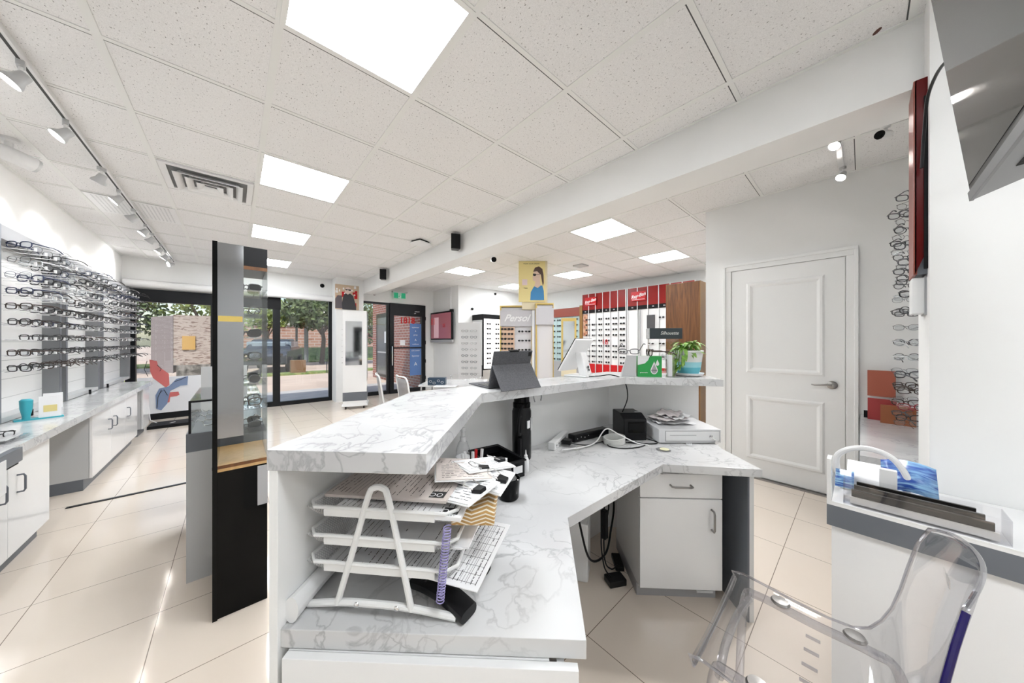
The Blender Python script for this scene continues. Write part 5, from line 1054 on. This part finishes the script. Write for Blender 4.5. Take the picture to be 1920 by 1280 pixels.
# ---------------------------------------------------------------- clear acrylic chair in the foreground
t = thing('acrylic_chair', 'clear acrylic chair with navy tinted edge at lower right', 'chair', (1.19,.10,0), math.radians(1))
prof = [(.215,.425),(.225,.447),(.19,.455),(.12,.448),(.04,.44),(-.04,.436),(-.10,.442),(-.145,.462),(-.175,.50),(-.195,.55),(-.210,.615),(-.226,.69),(-.246,.77),(-.268,.86)]
rows = []; n = len(prof)
for i, (y, z) in enumerate(prof):
    s_ = i/(n-1); hw = .235-.0*s_
    if i >= 9: hw = .235-.05*((i-9)/4)**3
    row = []
    for j in range(17):
        q = j/16*2-1; bow = .045*max(0,(i-6)/7)*(q*q); dish = -.012*(1-q*q)*(1 if i < 8 else 0)
        zz2 = z+dish-(.035*abs(q)**3 if i == n-1 else 0)+(.0)
        row.append((q*hw, y+bow+.02*q*q*math.exp(-((i-7.5)/2.2)**2), zz2))
    rows.append(row)
b = MB(); b.grid(rows); sh_ = b.build('seat_shell', ACRY, t, smooth='all', solid=.007, sub=2)
eg = [Vector(rows[i][16]) for i in range(n)]; eg2 = [Vector(rows[i][0]) for i in range(n)]
EDGE = glassmat('acrylic_edge', (.72,.72,.76), .25, .8, .05, (.3,.3,.34))
b = MB(); b.tube(eg+[Vector(p) for p in rows[-1][::-1][1:-1]]+eg2[::-1], .0042, 8); b.tube([Vector(p) for p in rows[0]], .005, 8); b.build('shell_rim', EDGE, sh_, smooth=True)
b = MB(); b.tube([p+Vector((-.003,-.002,0)) for p in eg2[7:14]], .0055, 8); b.build('navy_edge', NAVY, sh_, smooth=True)
b = MB(); b.box((.06,-.2395,.742),(.13,-.2375,.760)); lp = b.build('logo_plate', CHROME, t)
def frame_side(x):
    b = MB(); b.tube(spline([(x*1.12,.20,0),(x*1.04,.19,.25),(x,.175,.405),(x,.14,.428),(x,.0,.422),(x,-.12,.422),(x*1.02,-.17,.40),(x*1.06,-.20,.25),(x*1.15,-.25,0)],6), .013, 10); return b
LEGM = glassmat('acrylic_leg', (.80,.80,.83), .18, .85, .04, (.35,.35,.38))
frame_side(-.19).build('leg_frame', LEGM, t, smooth=True); frame_side(.19).build('leg_frame', LEGM, t, smooth=True)
b = MB(); b.tube(spline([(-.19,.165,.40),(-.08,.175,.41),(.08,.175,.41),(.19,.165,.40)]), .011, 8); b.build('cross_bar', LEGM, t, smooth=True)
for x in (-.19,.19):
    for y in (.08,-.09):
        b = MB(); b.lathe([(.024,0),(.026,.004),(.022,.010),(.0,.011)], M=T(x,y,.440)); b.build('seat_bolt', STEEL, t, smooth=True)
b = MB()
for k in range(5): b.box((-.13+k*.06,-.02,.424),(-.124+k*.06,.012,.430))
b.build('seat_rib', EDGE, t)
# ---------------------------------------------------------------- outside
struct(bx((-80,8.1,-.12),(120,10.4,-.02)), 'ground_sidewalk', noisemat('sidewalk',(.42,.40,.40),(.48,.45,.44),3,.9))
struct(bx((-80,10.4,-.12),(120,120,-.03)), 'ground_parking', noisemat('asphalt_pink',(.52,.40,.33),(.60,.47,.39),.7,.95))
gs = MB()
for y0,y1,x0,x1 in ((15.2,15.9,-30,12),(24,27,-40,40)): gs.box((x0,y0,-.03),(x1,y1,.05))
tag(gs.build('grass_verge', noisemat('grass',(.12,.20,.04),(.30,.32,.12),6,.95)), 'strips of grass between the parking lot lanes', 'grass', kind='stuff')
BR = brickmat('red_brick',(.30,.085,.055),(.40,.13,.09),(.55,.48,.44),2.4,(math.radians(90),0,0)); BRX = brickmat('red_brick_side',(.30,.085,.055),(.40,.13,.09),(.55,.48,.44),3.4,(math.radians(90),0,math.radians(90)))
t = thing('neighbour_building', 'red brick wing of the building just outside the entrance', 'building', (3.95,8.1,-.03)); bx((0,.05,0),(3,4.35,2.95)).build('brick_wall', BRX, t)
w_ = bx((-.03,2.5,.1),(0,3.87,2.35)).build('door_frame', ALU, t); bx((-.035,2.62,.2),(-.03,3.75,2.2)).build('door_glass', mat('grey_glass',(.16,.17,.18),.15), w_); bx((-.04,2.75,1.3),(-.036,3.0,1.7)).build('paper_notice', PAPER, w_); bx((-.04,2.6,.95),(-.036,3.7,1.0)).build('door_bar', LGREY, w_)
t = thing('brick_building', 'long low brick building across the street', 'building', (-3,27,0)); bx((0,0,0),(19,6,2.45)).build('brick_wall', brickmat('pink_brick',(.42,.20,.14),(.52,.28,.20),(.6,.5,.45),1.4,(math.radians(90),0,0)), t); bx((-.1,-.1,2.45),(19.1,6,2.6)).build('roof_edge', mat('roof_tan',(.5,.45,.4),.8), t)
t = thing('hedge', 'dark green hedge in front of the low brick building', 'hedge', (-3,25.5,0)); bx((0,0,0),(19,1,.9)).build('hedge_body', noisemat('hedge_green',(.05,.09,.05),(.10,.15,.08),5,.95), t)
t = thing('billboard_house', 'weathered pale brick kiosk with taupe side, outside the left window', 'building', (-1.12,11.2,0))
bx((0,0,.74),(.95,1.2,1.98)).build('kiosk_front', noisemat('weathered_board',(.50,.40,.34),(.20,.12,.09),7,.8,.5,.62,6,1,(1,1,4)), t); MB().prism([(-.004,-.01),(-.004,1.15),(-.5,1.05)], .55, 1.96).build('kiosk_side', mat('taupe_wall',(.30,.245,.235),.8), t); bx((.15,-.03,1.12),(.38,0,1.46)).build('orange_panel', mat('orange_panel',(.60,.34,.08),.6), t)
bx((.05,-.02,.0),(.95,.1,.74)).build('kiosk_base', noisemat('dark_scrub',(.08,.07,.06),(.3,.27,.24),8,.9), t)
tag(bx((-.25,-.2,0),(.25,.2,.50)).build('cardboard_crate', mat('cardboard',(.20,.11,.05),.8), loc=(1.95,15.5,.05)), 'brown box standing on the grass strip outside', 'box')
po = MB(); po.tube([(.72,15,0),(.72,15,.9)], .03, 6); tag(po.build('bollard', INK), 'thin dark post on the grass strip outside, left of box', 'post'); po = MB(); po.tube([(2.9,15,0),(2.9,15,.6)], .02, 6); tag(po.build('bollard', INK), 'thin dark post on the grass strip outside, right of box', 'post')
lp_ = MB(); lp_.tube([(3.43,23.7,0),(3.43,23.7,3.4)], .12, 8); tag(lp_.build('street_pole', mat('pole_grey',(.25,.27,.28),.5)), 'grey street pole before the low brick building', 'pole')
t = thing('utility_pole', 'thin dark pole with branching wires against the sky', 'pole', (3.0,24.4,0)); b = MB(); b.tube([(0,0,0),(0,0,5.1)], .07, 6); b.tube([(-1.3,0,5.0),(.3,0,4.3)], .035, 6); b.tube([(-1.5,0,4.1),(0,0,3.6)], .035, 6); b.build('pole_shaft', INK, t)
def tree(x, y, h, r, label, m, n=1100, seed=1, trunk=.12, zc=.62):
    t = thing('tree', label, 'tree', (x,y,0), 0, 'trees across the street'); rr = random.Random(seed)
    k = MB(); k.tube([(0,0,0),(.1,0,h*.3),(-.1,0,h*.55)], [trunk,trunk*.8,trunk*.5], 8)
    for a_ in range(5): k.tube([(0,0,h*.35),(math.cos(a_*1.3)*r*.5,math.sin(a_*1.3)*r*.5,h*.7)], [trunk*.4,trunk*.2], 6)
    k.build('trunk', mat('bark',(.10,.075,.06),.9), t); b = MB(); cl = [(rr.uniform(-.6,.6)*r,rr.uniform(-.6,.6)*r,h*zc+rr.uniform(-.25,.3)*h*.7,rr.uniform(.3,.55)*r) for _ in range(10)]
    for i in range(n):
        c = rr.choice(cl); v = Vector((rr.gauss(0,1),rr.gauss(0,1),rr.gauss(0,1))).normalized()*c[3]*rr.uniform(.55,1.05)
        p = Vector(c[:3])+v; s_ = rr.uniform(.10,.2)*r/2.5; a = Vector((rr.gauss(0,1),rr.gauss(0,1),rr.gauss(0,1))).normalized(); q = a.orthogonal().normalized(); b.add([p-a*s_,p+q*s_*.6,p+a*s_,p-q*s_*.6], [(0,1,2,3)])
    b.build('foliage', m, t); return t
G1 = noisemat('tree_dark',(.06,.09,.035),(.14,.18,.07),2,.8); G2 = noisemat('tree_bright',(.16,.22,.05),(.32,.36,.10),2,.8); G3 = mat('tree_red',(.55,.10,.09),.8)
tree(3.9,21.5,4.9,2.3,'large dark tree rising over the low brick building',G1,4200,2,.14,.60); tree(5.4,20.8,4.4,1.8,'dark tree right of the largest tree',G1,2600,3,.12,.60); tree(1.35,22.5,4.2,1.5,'bright green tree behind the parked car',G2,1500,4,.1,.62)
tree(-3.4,20.5,5.0,2.0,'green tree over the pale kiosk, left side',G1,2200,5,.12,.66); tree(-.9,19.5,4.6,1.6,'tree over the pale kiosk, right side',G2,1600,6,.12,.64); tree(-5.0,23,5.4,2.2,'leftmost green tree outside the left window',G1,1800,7,.12,.62)
tree(7.2,20.5,3.3,1.2,'red leafed tree beyond the brick wing',G3,900,8,.1,.62)
# parked car
t = thing('parked_car', 'dark parked car seen through the narrow window pane', 'car', (1.38,18.3,0), math.radians(75))
cbp = [(-2.1,.35),(-2.1,.75),(-1.9,.92),(-1.2,.98),(-.6,1.42),(.7,1.45),(1.35,1.0),(2.0,.88),(2.15,.6),(2.1,.32)]
b = MB(); n_ = len(cbp); wd = .82
b.add([(x,-wd*(1 if z < 1.1 else .82),z) for x,z in cbp]+[(x,wd*(1 if z < 1.1 else .82),z) for x,z in cbp], [tuple(range(n_)),tuple(range(n_,2*n_))[::-1]]+[(i,i+n_,(i+1)%n_+n_,(i+1)%n_) for i in range(n_)]); b.build('car_body', mat('car_paint',(.07,.08,.10),.2,.5), t, bevel=.06)
b = MB(); b.box((-.9,-.80,1.02),(1.0,.80,1.32)); b.box((-1.0,-.6,1.0),(1.15,.6,1.30)); b.build('car_windows', mat('car_glass',(.25,.30,.34),.1), t, bevel=.03)
for x in (-1.35,1.4):
    for y in (-.80,.80): b = MB(); b.lathe([(.2,-.1),(.33,-.1),(.33,.1),(.2,.1)], M=T(x,y,.33)@R('X',90), n=20); b.build('wheel', BLKM, t, smooth=True)
b = MB(); b.box((2.1,-.7,.6),(2.16,-.4,.72)).box((2.1,.4,.6),(2.16,.7,.72)).box((-2.14,-.7,.7),(-2.08,-.4,.82)).box((-2.14,.4,.7),(-2.08,.7,.82)); b.build('car_lights', CHROME, t)
# light coming in: nothing further
